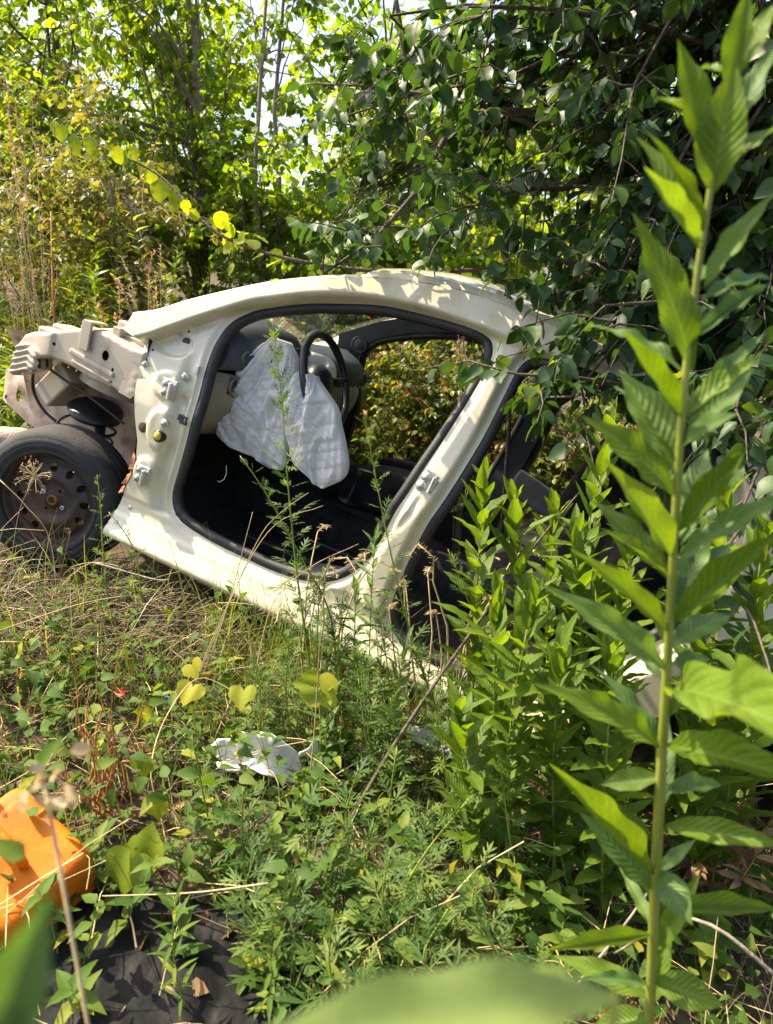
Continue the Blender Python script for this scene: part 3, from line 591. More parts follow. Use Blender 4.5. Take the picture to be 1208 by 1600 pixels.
# front end: wing rail, bracket, gusset plate, apron, chassis leg
RAIL = np.array([(-0.43, 0.39), (-0.433, 0.45), (-0.42, 0.52), (-0.39, 0.575), (-0.34, 0.60), (-0.25, 0.622), (-0.17, 0.657), (-0.07, 0.693), (0.02, 0.702), (0.16, 0.682), (0.235, 0.69), (0.225, 0.52), (0.15, 0.50), (0.11, 0.508), (0.0, 0.508), (-0.10, 0.525), (-0.21, 0.53), (-0.28, 0.505), (-0.27, 0.465), (-0.33, 0.435)])[::-1]
RHOLES = [circle((0.052, 0.618), 0.017, 12, 0.020), circle((0.098, 0.575), 0.006, 8, 0.009), circle((-0.205, 0.588), 0.007, 8), circle((0.105, 0.53), 0.004, 6), circle((0.175, 0.60), 0.016, 10, 0.022), circle((-0.19, 0.56), 0.003, 6)]
for mir in (False, True):
    P, F = panel(dense(RAIL, 0.007), RHOLES, 0.007)
    yv_ = 0.085 + 0.028 * ss(0.0, 0.05, dist(P, RAIL)) * 0
    rib = lambda a, b, w: ss(w, w * 0.6, dist(P, np.array([a, b]), False))
    yv_ = 0.09 + 0.012 * ss(0.008, 0.0, dist(P, dense(RAIL, 0.02)))
    yv_ = yv_ - 0.016 * ss(-0.245, -0.30, P[:, 0]) * (0.5 + 0.5 * np.sin((P[:, 1] + 0.45 * np.abs(P[:, 0] + .33)) * 2 * math.pi / 0.026)) * ss(0.55, 0.53, P[:, 1]) + 0.03 * ss(-0.22, -0.42, P[:, 0]) + 0.012 * ss(-0.20, -0.185, P[:, 0]) * 0 - 0.008 * ss(-0.20, -0.22, P[:, 0])
    V = np.stack([P[:, 0], yv_, P[:, 1]], 1); V[:, 1] = CW - V[:, 1] if mir else V[:, 1]
    mb = MB().add(V, F[:, ::-1] if mir else F)
    C_ = dense(RAIL, 0.02); n = len(C_); i = np.arange(n); j = (i + 1) % n                     # returned edge gives the pressing its depth
    top = C_[:, 1] > 0.56
    yb = np.where(top, 0.24, 0.17); f = (lambda y: CW - y) if mir else (lambda y: y)
    e0 = np.stack([C_[:, 0], f(np.full(n, 0.104) + 0.03 * ss(-0.22, -0.42, C_[:, 0])), C_[:, 1]], 1); e1 = np.stack([C_[:, 0], f(yb), C_[:, 1] + 0.012 * top], 1)
    mb.add(np.concatenate([e0, e1]), np.stack([i, i + n, j + n, j], 1) if not mir else np.stack([j, j + n, i + n, i], 1))
    rail = mb.build('wing_rail', M['primer'], car)
    obj('rail_shade_backing', np.stack([P[:, 0] * .96, np.full(len(P), f(0.135)), .57 + (P[:, 1] - .57) * .88], 1), F, M['black'], rail)  # black sheet added behind the rail holes to stand for shade inside
    ym = (lambda y: CW - y) if mir else (lambda y: y)
    for (a_, c_, hh) in (((-0.12, 0.588), (0.11, 0.556), 0.011), ((-0.10, 0.552), (0.10, 0.528), 0.007)):
        a_, c_ = np.array(a_), np.array(c_); d_ = (c_ - a_) / np.linalg.norm(c_ - a_); rb_ = MB()
        rb_.box(((a_[0] + c_[0]) / 2, ym(0.090), (a_[1] + c_[1]) / 2), (np.linalg.norm(c_ - a_) / 2, 0.010, hh), [[d_[0], 0, -d_[1]], [0, 1, 0], [d_[1], 0, d_[0]]]); rb_.build('rail_rib', M['primer'], rail, bevel=0.006)
    for k in range(9): MB().lathe([(0, .0012), (.0035, .001), (.0045, 0)], (-0.16 + k * 0.042, ym(0.0935), 0.521 - 0.0015 * k), (0, 1 if mir else -1, 0), 8).build('spot_weld', M['primer_rust'], rail)
    b = MB(); b.box((-0.045, ym(0.076), 0.665), (0.022, 0.006, 0.055)); b.box((-0.045, ym(0.115), 0.722), (0.022, 0.045, 0.004)); b.box((-0.045 - 0.024, ym(0.085), 0.665), (0.003, 0.014, 0.055)); b.build('rail_bracket', M['primer'], rail, bevel=0.003)
    b = MB(); b.box((0.045, ym(0.17), 0.715), (0.02, 0.04, 0.018)); b.box((0.10, ym(0.19), 0.700), (0.07, 0.03, 0.010)); b.build('rail_tab', M['primer'], rail, bevel=0.004)
    gp, gf = panel(dense(np.array([(0.155, 0.505), (0.215, 0.498), (0.238, 0.52), (0.247, 0.60), (0.232, 0.622), (0.175, 0.640)])[::1], 0.012), [circle((0.172, 0.563), 0.005, 8)], 0.012)
    gy_ = 0.078 - 0.004 * ss(0.008, 0.0, np.minimum.reduce([dist(gp, np.array([(0.205, 0.52 + k * .032), (0.225, 0.535 + k * .032)]), False) for k in range(3)]))
    obj('gusset_plate', np.stack([gp[:, 0], ym(gy_ if not mir else gy_), gp[:, 1]], 1), gf, M['primer'], rail)
    # apron: pressed sheet between wing rail and chassis leg with the strut dome
    n1, n2 = 40, 22; a = np.linspace(-0.62, 0.27, n1); q = np.linspace(0, 1, n2)
    zz = 0.56 - 0.44 * q[None] * np.ones((n1, 1)) - 0.0 * a[:, None]; yy = 0.20 + 0.25 * q[None] ** 0.7 + 0.0 * a[:, None]
    dm = np.exp(-(((a[:, None] + 0.10) / 0.13) ** 2 + ((q[None] - 0.35) / 0.4) ** 2)); yy = yy + 0.06 * dm + 0.006 * np.sin(a[:, None] * 60) * (q[None] > .45) * (a[:, None] < -.2)
    V, F = strip(a, ym(yy), zz, mir); obj('inner_wing', V, F, M['primer_rust'], car)
    LEG = np.array([(-0.82, 0.31), (-0.81, 0.16), (-0.63, 0.10), (-0.42, 0.06), (-0.10, 0.03), (0.25, 0.0), (0.25, 0.13), (-0.30, 0.20), (-0.62, 0.33)])
    lp, lf = panel(dense(LEG, 0.03), [circle((-0.60, 0.245), 0.014, 10), circle((-0.70, 0.22), 0.02, 10, 0.035), circle((-0.78, 0.185), 0.009, 8)], 0.03)
    yl = 0.43 + 0.012 * ss(0.025, 0, dist(lp, LEG)) - 0.012 * ss(0.03, 0.01, dist(lp, np.array([(-0.72, .27), (-0.35, .15)]), False))
    mb = MB().add(np.stack([lp[:, 0], ym(yl), lp[:, 1]], 1), lf[:, ::-1] if mir else lf)
    C_ = dense(LEG, 0.03); n = len(C_); i = np.arange(n); j = (i + 1) % n
    mb.add(np.concatenate([np.stack([C_[:, 0], np.full(n, ym(0.442)), C_[:, 1]], 1), np.stack([C_[:, 0], np.full(n, ym(0.53)), C_[:, 1]], 1)]), np.stack([i, i + n, j + n, j], 1))
    mb.build('chassis_leg', M['primer_rust'], car)
    b = MB(); b.box((-0.28, ym(0.25), 0.40), (0.055, 0.06, 0.09), [[.8, 0, .6], [0, 1, 0], [-.6, 0, .8]]); b.build('apron_box', M['primer'], car, bevel=0.01)
# strut towers and slam panel pieces seen over the near rail
for mir in (False, True):
    ym = (lambda y: CW - y) if mir else (lambda y: y)
    t_ = MB(); t_.lathe([(0.0, 0.05), (0.05, 0.05), (0.06, 0.035), (0.10, 0.03), (0.13, 0.0), (0.15, -0.12)], (-0.06, ym(0.34), 0.56), (0.12, 0.1 * (-1 if mir else 1), 1), 22); t_.build('strut_tower', M['primer'], car)
fp = MB(); fp.box((-0.62, 0.80, 0.50), (0.05, 0.36, 0.035)); fp.box((-0.66, 0.62, 0.555), (0.05, 0.06, 0.025)); fp.box((-0.60, 0.70, 0.575), (0.035, 0.03, 0.03)); fp.box((-0.56, 0.80, 0.55), (0.06, 0.05, 0.02)); fp.box((-0.64, 0.52, 0.53), (0.07, 0.04, 0.03))
fp.build('front_crossmember', M['primer'], car, bevel=0.012)
# strut, spring seat, hub, hose
s_ = MB(); s_.lathe([(0.0, 0.03), (0.06, 0.03), (0.10, 0.012), (0.115, 0.0), (0.112, -0.012), (0.07, -0.02), (0.0, -0.02)], (-0.12, 0.29, 0.335), (0.18, -0.25, 1), 28); s_.build('spring_seat', M['black'], car)
s_ = MB(); s_.tube([(-0.10, 0.30, 0.36), (-0.07, 0.28, 0.20), (-0.04, 0.25, 0.05)], [0.022, 0.030, 0.034], 14); s_.box((-0.045, 0.24, 0.08), (0.025, 0.03, 0.06)); s_.tube([(-0.02, 0.24, 0.20), (0.03, 0.24, 0.17)], 0.024, 12); s_.build('suspension_strut', M['black'], car)
hl = np.linspace(0, 6.5 * math.pi, 110); ct = np.array([-0.09, 0.29, 0.20]); V, F = tube(np.stack([ct[0] + 0.062 * np.cos(hl) + 0.02 * (hl / 20), ct[1] + 0.062 * np.sin(hl), 0.16 + 0.16 * hl / hl[-1]], 1), 0.007, 6)
obj('coil_spring', V, F, M['black'], car)
MB().tube(spline(np.array([(-0.33, 0.14, 0.455), (-0.40, 0.20, 0.40), (-0.42, 0.24, 0.32), (-0.36, 0.26, 0.25), (-0.26, 0.30, 0.20)]), 0.02), 0.007, 6).build('hose', M['black'], car)
MB().tube(spline(np.array([(-0.22, 0.20, 0.19), (-0.24, 0.22, 0.25), (-0.20, 0.26, 0.29), (-0.12, 0.28, 0.27)]), 0.02), 0.006, 6).build('hose', M['black'], car)
MB().tube([(-0.02, 0.16, 0.0), (0.02, 0.5, -0.02), (0.15, 0.75, 0.03)], [0.03, 0.025, 0.03], 10).build('wishbone', M['drum'], car)
MB().tube(spline(np.array([(-0.30, 0.16, 0.47), (-0.18, 0.17, 0.44), (-0.05, 0.18, 0.41), (0.12, 0.19, 0.36)]), 0.02), 0.005, 6).build('wiring', M['black'], car)

# rear end (almost all behind the weeds)
q = np.linspace(0, 1, 12); xs = np.linspace(2.32, 2.92, 12); yq = g(zr(xs)) + 0.02
V, F = strip(xs, yq[:, None] + (CW - 2 * yq)[:, None] * q[None], zr(xs)[:, None] + 0.05 * (1 - (2 * q - 1) ** 2)[None], True); obj('rear_screen', V, F, M['glass'], car)
xs = np.linspace(2.9, 3.4, 8); V, F = strip(xs, 0.06 + 1.58 * q[None] * np.ones((8, 1)), 0.80 - 0.06 * ss(3.1, 3.4, xs)[:, None] + 0.03 * (1 - (2 * q - 1) ** 2)[None], True); obj('boot_lid', V, F, M['paint'], car)
zz = np.linspace(0.0, 0.76, 9); V, F = strip(np.repeat((3.43 - 0.1 * (zz - .4) ** 2)[:, None], 12, 1), 0.02 + 1.66 * q[None] * np.ones((9, 1)), zz[:, None] * np.ones((1, 12))); obj('rear_panel', V, F, M['paint'], car)
V, F = strip(np.linspace(2.2, 3.4, 10), 0.12 + 1.46 * q[None] * np.ones((10, 1)), 0.12 + 0.2 * np.exp(-((np.linspace(2.2, 3.4, 10) - 2.6) / .25) ** 2)[:, None] * np.ones((1, 12)), True); obj('boot_floor', V, F, M['carpet'], car)

# front wheel, steered outwards a little
whl = link('wheel', None, car); whl.rotation_euler = (0, 0, R(17)); whl.location = (-0.006, 0.0, -0.004); whl.scale = (0.97, 0.97, 0.97)
TP = [(0.200, -0.010), (0.206, -0.020), (0.214, -0.0225), (0.216, -0.020), (0.222, -0.0235), (0.235, -0.026), (0.240, -0.0262), (0.242, -0.0243), (0.246, -0.0248), (0.262, -0.023), (0.264, -0.0205), (0.270, -0.019), (0.287, -0.008), (0.298, 0.012)]
for k in range(4):
    y_ = 0.022 + k * 0.036; TP += [(0.3025, y_), (0.303, y_ + 0.030), (0.299, y_ + 0.0315), (0.299, y_ + 0.0345)]
TP += [(0.303, 0.168), (0.298, 0.176), (0.287, 0.196), (0.26, 0.208), (0.21, 0.200), (0.20, 0.185)]
V, F = lathe([(r, -y) for r, y in TP], (0, 0, 0), (0, -1, 0), 96); rr = np.linalg.norm(V[:, [0, 2]], axis=1)
obj('tyre', V, F, M['tyre'], whl)
vh = [circle((0.139 * math.cos(a), 0.139 * math.sin(a)), 0.0155, 12, 0.019, a + math.pi / 2) for a in np.arange(12) * 2 * math.pi / 12 + 0.13]
lh = [circle((0.05 * math.cos(a), 0.05 * math.sin(a)), 0.0065, 8) for a in np.arange(4) * math.pi / 2 + 1.1]
P, F = panel(circle((0, 0), 0.186, 72), vh + [circle((0, 0), 0.028, 24)] + lh[::2], 0.011); r_ = np.linalg.norm(P, axis=1)
yd = np.interp(r_, [0, 0.028, 0.036, 0.072, 0.086, 0.105, 0.125, 0.15, 0.168, 0.180, 0.187], [0.025, 0.025, 0.034, 0.034, 0.022, 0.016, 0.026, 0.030, 0.046, 0.040, 0.036])
rim = obj('rim', np.stack([P[:, 0], yd, P[:, 1]], 1), F, M['rim'], whl)
V, F = lathe([(0.176, -0.05), (0.186, -0.040), (0.188, -0.012), (0.194, -0.004), (0.203, 0.003), (0.208, 0.0), (0.208, -0.01)], (0, 0, 0), (0, -1, 0), 72); obj('rim_flange', V, F, M['rim'], rim)
V, F = lathe([(0.186, -0.04), (0.165, -0.06), (0.16, -0.16), (0.19, -0.18)], (0, 0, 0), (0, -1, 0), 48); obj('rim_barrel', V, F, M['rim'], rim)
hb = MB(); hb.lathe([(0.0, -0.042), (0.013, -0.040), (0.0145, -0.022), (0.021, -0.020), (0.024, -0.026), (0.029, -0.03), (0.03, -0.05)], (0, 0, 0), (0, -1, 0), 20); hb.build('hub', M['rust'], whl)
bd = MB(); bd.lathe([(0.02, -0.062), (0.13, -0.062), (0.135, -0.075), (0.02, -0.09)], (0, 0, 0), (0, -1, 0), 40); bd.build('brake_disc', M['drum'], whl)
for a in (1.1 + math.pi / 2, 1.1 - math.pi / 2):
    b = MB(); b.lathe([(0.004, 0.004), (0.009, 0.006), (0.012, -0.002), (0.013, -0.02)], (0.05 * math.cos(a), 0.034, 0.05 * math.sin(a)), (0, -1, 0), 6); b.build('wheel_bolt', M['steel'], rim)
# ------------------------------------------------------------------ leaves
def leaf_grid(prof, nl, nw, fold=0.25, droop=0.15, wave=0.0, serr=0.0, ns=14, tip=None):
    """leaf of length 1 along +y, upper side +z; returns V, F, UV"""
    t = np.linspace(0, 1, nl + 1); s = np.linspace(-1, 1, nw + 1)
    w = prof(t)
    V = np.zeros((nl + 1, nw + 1, 3)); saw = (t * ns) % 1.0
    for j, sj in enumerate(s):
        wj = w * (1 - serr * saw * (abs(sj) > 0.99))
        V[:, j, 0] = sj * wj; V[:, j, 1] = t
        V[:, j, 2] = abs(sj) * w * fold - droop * t ** 2 + wave * w * np.sin(t * 19 + 2 * np.sign(sj)) * abs(sj) ** 2
    i = np.arange((nl + 1) * (nw + 1)).reshape(nl + 1, nw + 1)
    F = np.stack([i[:-1, :-1], i[:-1, 1:], i[1:, 1:], i[1:, :-1]], -1).reshape(-1, 4)
    UV = np.stack(np.broadcast_arrays(t[:, None], s[None]), -1).reshape(-1, 2)
    return V.reshape(-1, 3), F, UV
lance = lambda t: 0.125 * np.sin(np.pi * np.clip(t, 0, 1) ** 0.85) ** 0.85 + 0.004
broadlance = lambda t: 0.165 * np.sin(np.pi * np.clip(t, 0, 1) ** 0.8) ** 0.8 + 0.004
narrow = lambda t: 0.075 * np.sin(np.pi * np.clip(t, 0, 1) ** 0.9) + 0.003
ovate = lambda t: 0.36 * np.sin(np.pi * np.clip(t, 0, 1) ** 0.72) ** 0.85 + 0.003
roundl = lambda t: 0.44 * np.sin(np.pi * np.clip(t, 0, 1) ** 0.8) ** 0.6
pointed = lambda t: 0.30 * np.sin(np.pi * np.clip(t, 0, 1) ** 0.6) ** 0.9 * (1 - 0.25 * t) + 0.003
T_FAR = (np.array([(0, 0, 0), (0.32, 0.42, 0.09), (0, 1, -0.1), (-0.32, 0.42, 0.09)], float), np.array([(0, 1, 2), (0, 2, 3)]))
T_MID = leaf_grid(ovate, 3, 2, 0.2, 0.2)[:2]
T_ROUND = leaf_grid(roundl, 4, 2, 0.15, 0.2, 0.1)[:2]
T_NEAR = leaf_grid(ovate, 5, 2, 0.22, 0.25, 0.12)[:2]
T_WEED = leaf_grid(pointed, 5, 2, 0.25, 0.3, 0.1)[:2]
T_NARROW = leaf_grid(narrow, 3, 2, 0.3, 0.25)[:2]
T_LANCE = leaf_grid(lance, 4, 2, 0.3, 0.25)[:2]
def mugleaf(k=0):
    mb_V, mb_F, n = [], [], 0
    lobes = [(0, 0.42, 0.58, 0.0), (0, 0.0, 0.5, 0.0)]
    for y, L, a in ((0.22, 0.30, 0.85), (0.40, 0.40, 0.75), (0.60, 0.34, 0.62)):
        lobes += [(0, y, L, a), (0, y + 0.03, L * 0.93, -a)]
    for x, y, L, a in lobes:
        V, F, _ = leaf_grid(narrow if a or y else (lambda t: 0.03 + 0 * t), 3, 2, 0.25, 0.12)
        V = V * np.array([L * 1.25, L, L]); c, s = math.cos(a), math.sin(a)
        V = np.stack([V[:, 0] * c + V[:, 1] * s, -V[:, 0] * s + V[:, 1] * c + y, V[:, 2] - 0.12 * y * y], 1)
        mb_V.append(V); mb_F.append(F + n); n += len(V)
    return np.concatenate(mb_V), np.concatenate(mb_F)
T_MUG = mugleaf()
def orient(A, U):
    """rotation matrices (n,3,3): leaf length along A, upper side towards U"""
    A = nrm(A); S = nrm(np.cross(A, U)); Nn = np.cross(S, A); return np.stack([S, A, Nn], -1)
def scatter(tm, pos, A, U, size, tint=None):
    V0, F0 = tm; Mx = orient(A, U) * np.asarray(size)[:, None, None]
    V = np.einsum('nij,kj->nki', Mx, V0) + pos[:, None]; k = len(V0); n = len(pos)
    F = (F0[None] + (np.arange(n) * k)[:, None, None]).reshape(-1, F0.shape[1])
    tint = rng.random(n) if tint is None else tint
    return V.reshape(-1, 3), F, np.repeat(tint, k)

G = {}
G['bright'] = leafmat('leaf_bright', [(0.0, (0.073, 0.148, 0.012)), (0.5, (0.140, 0.233, 0.017)), (0.85, (0.224, 0.302, 0.025)), (1.0, (0.325, 0.329, 0.035))], 0.66, (1.9, 1.75, 0.3))
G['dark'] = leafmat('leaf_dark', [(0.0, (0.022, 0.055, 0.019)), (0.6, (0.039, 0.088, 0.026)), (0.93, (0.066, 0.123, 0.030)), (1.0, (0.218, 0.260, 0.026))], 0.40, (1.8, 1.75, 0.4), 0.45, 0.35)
G['mixed'] = leafmat('leaf_mixed', [(0.0, (0.055, 0.114, 0.014)), (0.45, (0.121, 0.195, 0.021)), (0.72, (0.264, 0.286, 0.029)), (0.82, (0.330, 0.160, 0.021)), (1.0, (0.330, 0.069, 0.021))], 0.5)
G['olive'] = leafmat('leaf_olive', [(0.0, (0.109, 0.133, 0.025)), (0.5, (0.218, 0.230, 0.051)), (0.85, (0.365, 0.327, 0.085)), (1.0, (0.438, 0.242, 0.068))], 0.45)
G['bank'] = leafmat('leaf_bank', [(0.0, (0.110, 0.206, 0.014)), (0.6, (0.209, 0.320, 0.021)), (1.0, (0.374, 0.389, 0.037))], 0.5)
G['fleabane'] = leafmat('leaf_fleabane', [(0.0, (0.075, 0.135, 0.012)), (0.5, (0.109, 0.188, 0.013)), (1.0, (0.157, 0.246, 0.024))], 0.48, (1.7, 1.6, 0.3), 0.5, 0.35, 'random', True, 0.25)
G['blue'] = leafmat('leaf_bluegreen', [(0.0, (0.068, 0.144, 0.035)), (0.6, (0.106, 0.195, 0.043)), (1.0, (0.174, 0.274, 0.055))], 0.4, (1.5, 1.5, 0.5), 0.5, 0.4, 'random', True, 0.35)
G['mugwort'] = leafmat('leaf_mugwort', [(0.0, (0.050, 0.107, 0.024)), (0.6, (0.085, 0.150, 0.030)), (1.0, (0.168, 0.225, 0.048))], 0.4, (1.4, 1.5, 0.5), 0.6, 0.3, 'random')
G['weed'] = leafmat('leaf_weed', [(0.0, (0.058, 0.124, 0.018)), (0.6, (0.096, 0.176, 0.025)), (0.9, (0.173, 0.237, 0.036)), (1.0, (0.327, 0.330, 0.028))], 0.45, (1.5, 1.4, 0.45), 0.6, 0.2, 'random')
G['cover'] = leafmat('leaf_cover', [(0.0, (0.046, 0.101, 0.018)), (0.7, (0.082, 0.157, 0.025)), (0.93, (0.164, 0.222, 0.036)), (1.0, (0.328, 0.303, 0.036))], 0.42, (1.5, 1.35, 0.45), 0.6, 0.2)
G['yellow'] = leafmat('leaf_yellow', [(0.0, (0.24, 0.32, 0.03)), (1.0, (0.44, 0.43, 0.04))], 0.55, (1.3, 1.25, 0.3), 0.5, 0.3, 'random', False, 0.85)
G['grass'] = leafmat('leaf_grass', [(0.0, (0.088, 0.148, 0.021)), (0.6, (0.154, 0.217, 0.037)), (1.0, (0.353, 0.343, 0.087))], 0.4)
G['dead'] = leafmat('leaf_dead', [(0.0, (0.10, 0.05, 0.025)), (0.5, (0.20, 0.11, 0.05)), (1.0, (0.40, 0.27, 0.14))], 0.3, (1.2, 1.0, 0.7), 0.7, 0.2)
G['seed'] = leafmat('seed_head', [(0.0, (0.40, 0.31, 0.19)), (1.0, (0.66, 0.55, 0.38))], 0.4, (1.2, 1.1, 0.8), 0.7, 0.2)
G['redseed'] = leafmat('red_seed_head', [(0.0, (0.38, 0.19, 0.09)), (1.0, (0.62, 0.38, 0.21))], 0.4, (1.2, 1.0, 0.7), 0.7, 0.2)

# ------------------------------------------------------------------ trees and shrubs
def bez(a, b, bow, k, wig, rg):
    t = np.linspace(0, 1, k)[None, :, None]; n = len(a); m = (a + b) / 2 + bow
    P = (1 - t) ** 2 * a[:, None] + 2 * t * (1 - t) * m[:, None] + t ** 2 * b[:, None]
    return P + rg.normal(0, 1, (n, k, 3)) * wig * np.sin(np.pi * np.linspace(0, 1, k))[None, :, None]
def tree(name, label, cat, base, top, ends, tm, leaf, mat, bark='bark', twigs=10, per=14, tlen=0.4, trad=0.04, group=None, seed=0, droop=0.25,
         limb_from=0.25, split=0, leafname='crown', tmat=None, updown=0.3, limbs_extra=(), leafvar=0.3, hold=None):
    """trunk base->top, limbs to the given ends, twigs along the limbs, leaves along the twigs"""
    rg = np.random.default_rng(seed); base = np.asarray(base, float); top = np.asarray(top, float); ends = np.asarray(ends, float)
    o = thing(name, label, cat, tuple(base), group)
    k = 9; tr = bez(base[None], top[None], rg.normal(0, 0.08, (1, 3)) * np.linalg.norm(top - base), k, 0.02, rg)[0]
    ht = np.linalg.norm(top - base); V, F = tube(tr - base, np.linspace(trad, trad * 0.3, k), 8); obj('trunk', V, F, M[bark], o)
    n = len(ends); q = np.clip(rg.uniform(limb_from, 1.0, n), 0, 1); S = np.stack([np.interp(q, np.linspace(0, 1, k), tr[:, i]) for i in range(3)], 1)
    L = np.linalg.norm(ends - S, axis=1)
    Lp = bez(S, ends, np.stack([0 * L, 0 * L, updown * L], 1) * 0.6 + rg.normal(0, 0.08, (n, 3)) * L[:, None], 8, 0.015, rg)
    lr = (trad * 0.40 * (1 - 0.5 * q))[:, None] * np.linspace(1, 0.22, 8)[None]
    for e in limbs_extra:
        e = np.asarray(e, float); e8 = spline(e, 0.01); e8 = e8[np.linspace(0, len(e8) - 1, 8).astype(int)]
        Lp = np.concatenate([Lp, e8[None]]); lr = np.concatenate([lr, (trad * 0.34 * np.linspace(1, 0.25, 8))[None]])
    n = len(Lp)
    V1, F1 = tubes(Lp - base, lr, 6)
    # twigs
    a = rg.uniform(0.25, 1.0, (n, twigs)) ** 0.8; a[:, 0] = 1.0
    idx = a * 7; i0 = np.clip(idx.astype(int), 0, 6); f = (idx - i0)[..., None]
    ar = np.arange(n)[:, None]; TS = Lp[ar, i0] * (1 - f) + Lp[ar, i0 + 1] * f; TD = nrm(Lp[ar, i0 + 1] - Lp[ar, i0])
    d = nrm(rg.normal(0, 1, (n, twigs, 3)) * np.array([1, 1, 0.7]) + TD * 0.9); TL = tlen * rg.uniform(0.5, 1.25, (n, twigs))
    TS = TS.reshape(-1, 3); d = d.reshape(-1, 3); TL = TL.reshape(-1)
    TE = TS + d * TL[:, None] + np.array([0, 0, -droop]) * TL[:, None]
    if hold is not None: TE, TS = hold(TE, TS)
    TP = bez(TS, TE, np.array([0, 0, 0.15]) * TL[:, None], 5, 0.01, rg)
    V2, F2 = tubes(TP - base, np.linspace(0.0045, 0.0015, 5)[None] * np.ones((len(TP), 1)) * (0.6 + trad * 8), 3)
    obj('branches', np.concatenate([V1, V2]), [F1, F2 + len(V1)], M[bark], o)
    m = len(TP); u = np.sort(rg.uniform(0.08, 1.0, (m, per)), 1) * 3.999; j = u.astype(int); f = (u - j)[..., None]; ar = np.arange(m)[:, None]
    Pp = TP[ar, j] * (1 - f) + TP[ar, j + 1] * f; D = nrm(TP[ar, j + 1] - TP[ar, j])
    sd_ = nrm(np.cross(D, np.array([0, 0, 1.0]))) * np.where(np.arange(per) % 2, 1, -1)[None, :, None]
    A = D * 0.5 + sd_ * 0.9 + rg.normal(0, 0.35, Pp.shape) + np.array([0, 0, -0.35 - droop])
    U = np.array([0, 0, 1.0]) + rg.normal(0, 0.55, Pp.shape)
    Pp, A, U = Pp.reshape(-1, 3), A.reshape(-1, 3), U.reshape(-1, 3); Pp = Pp + nrm(A) * leaf * 0.15
    sz = leaf * rg.uniform(1 - leafvar, 1 + leafvar, len(Pp)); tn = rg.random(len(Pp)) * 0.6 + np.repeat(rg.random(m), per) * 0.4
    if tmat: tn = tmat(Pp, tn)
    if split:
        # the leaves that show largest are leaves of their own; the rest stay one crown
        v = Pp - CAM; c, s = math.cos(PITCH), math.sin(PITCH); dep = v[:, 1] * c - v[:, 2] * s; uu = 604 + FOC * v[:, 0] / dep; vv = 800 - FOC * (v[:, 1] * s + v[:, 2] * c) / dep
        score = np.where((dep > 0.5) & (uu > 20) & (uu < 1180) & (vv > 20) & (vv < 900), sz / np.maximum(dep, 0.3), 0)
        pick = np.argsort(-score)[:split]; Rm = orient(A, U)
        lm = [mdata('leaf', *[np.asarray(x) for x in T_], G[mat + '_single']) for T_ in (leaf_grid(ovate, 8, 4, 0.22, 0.25, 0.1, 0.12, 9)[:2], leaf_grid(ovate, 8, 4, 0.12, 0.4, 0.16, 0.12, 9)[:2], leaf_grid(pointed, 8, 4, 0.3, 0.2, 0.1, 0.12, 9)[:2])]
        for q_, ii_ in enumerate(pick):
            lo = link('leaf', lm[q_ % 3], o); mt = Matrix([[float(Rm[ii_, r_, c_] * sz[ii_]) for c_ in range(3)] for r_ in range(3)]).to_4x4(); mt.translation = Vector(Pp[ii_] - base); lo.matrix_local = mt
        km = np.ones(len(Pp), bool); km[pick] = False; Pp, A, U, sz, tn = Pp[km], A[km], U[km], sz[km], tn[km]
    V, F, T = scatter(tm, Pp - base, A, U, sz, tn); obj(leafname, V, F, G[mat], o, tint=T, **({'kind': 'stuff'} if split else {}))
    return o
G['dark_single'] = leafmat('leaf_dark_single', [(0.0, (0.024, 0.063, 0.021)), (0.6, (0.046, 0.101, 0.029)), (0.93, (0.083, 0.150, 0.034)), (1.0, (0.218, 0.260, 0.026))], 0.40, (1.8, 1.75, 0.4), 0.45, 0.35, 'random', False, 0.3)
def above_roof(TE, TS):
    v = TE - CAM; c, s = math.cos(PITCH), math.sin(PITCH); dep = v[:, 1] * c - v[:, 2] * s; uu = 604 + FOC * v[:, 0] / dep; vv = 800 - FOC * (v[:, 1] * s + v[:, 2] * c) / dep
    lim = np.interp(uu, [500, 640, 760, 800, 830], [350, 400, 440, 520, 2000]); TE = TE.copy(); TE[:, 2] += np.clip(vv - lim, 0, None) / FOC * dep * (TE[:, 1] < 3.3) * (TE[:, 1] > .9) * (uu < 830) * (TS[:, 2] > 1.15); return TE, TS
def ball(c, r, n, rg, lo=0.25):
    d = nrm(rg.normal(0, 1, (n, 3))); return np.asarray(c) + d * np.asarray(r) * rg.uniform(lo, 1, (n, 1)) ** 0.6
def cloud(n, rg, us, vs, Ys):
    return np.array([at(rg.uniform(*us), rg.uniform(*vs), rg.uniform(*Ys)) for _ in range(n)])

rgt = np.random.default_rng(21)
# dark tree leaning over the roof from the right; its crown goes on above the picture and shades the car's tail
E1 = np.concatenate([cloud(20, rgt, (600, 1150), (20, 400), (2.3, 3.3)), cloud(4, rgt, (840, 1000), (470, 640), (1.95, 2.3)), cloud(14, rgt, (760, 1040), (400, 520), (2.2, 3.0)), cloud(7, rgt, (900, 1180), (430, 620), (2.2, 2.9)),
                     cloud(16, rgt, (520, 1300), (-900, -20), (2.3, 3.6)), cloud(7, rgt, (440, 640), (80, 360), (3.0, 3.5)),
                     cloud(8, rgt, (1090, 1240), (520, 880), (1.6, 2.1)),
                     np.stack([rgt.uniform(-1.2, .6, 8), rgt.uniform(.6, 1.7, 8), rgt.uniform(2.4, 3.0, 8)], 1)])  # unseen limbs added overhead to shade the near stalk and right foreground
B1 = np.array([1.75, 3.15, float(gz(1.75, 3.15))]); tp1 = np.array([1.25, 3.1, 3.3])
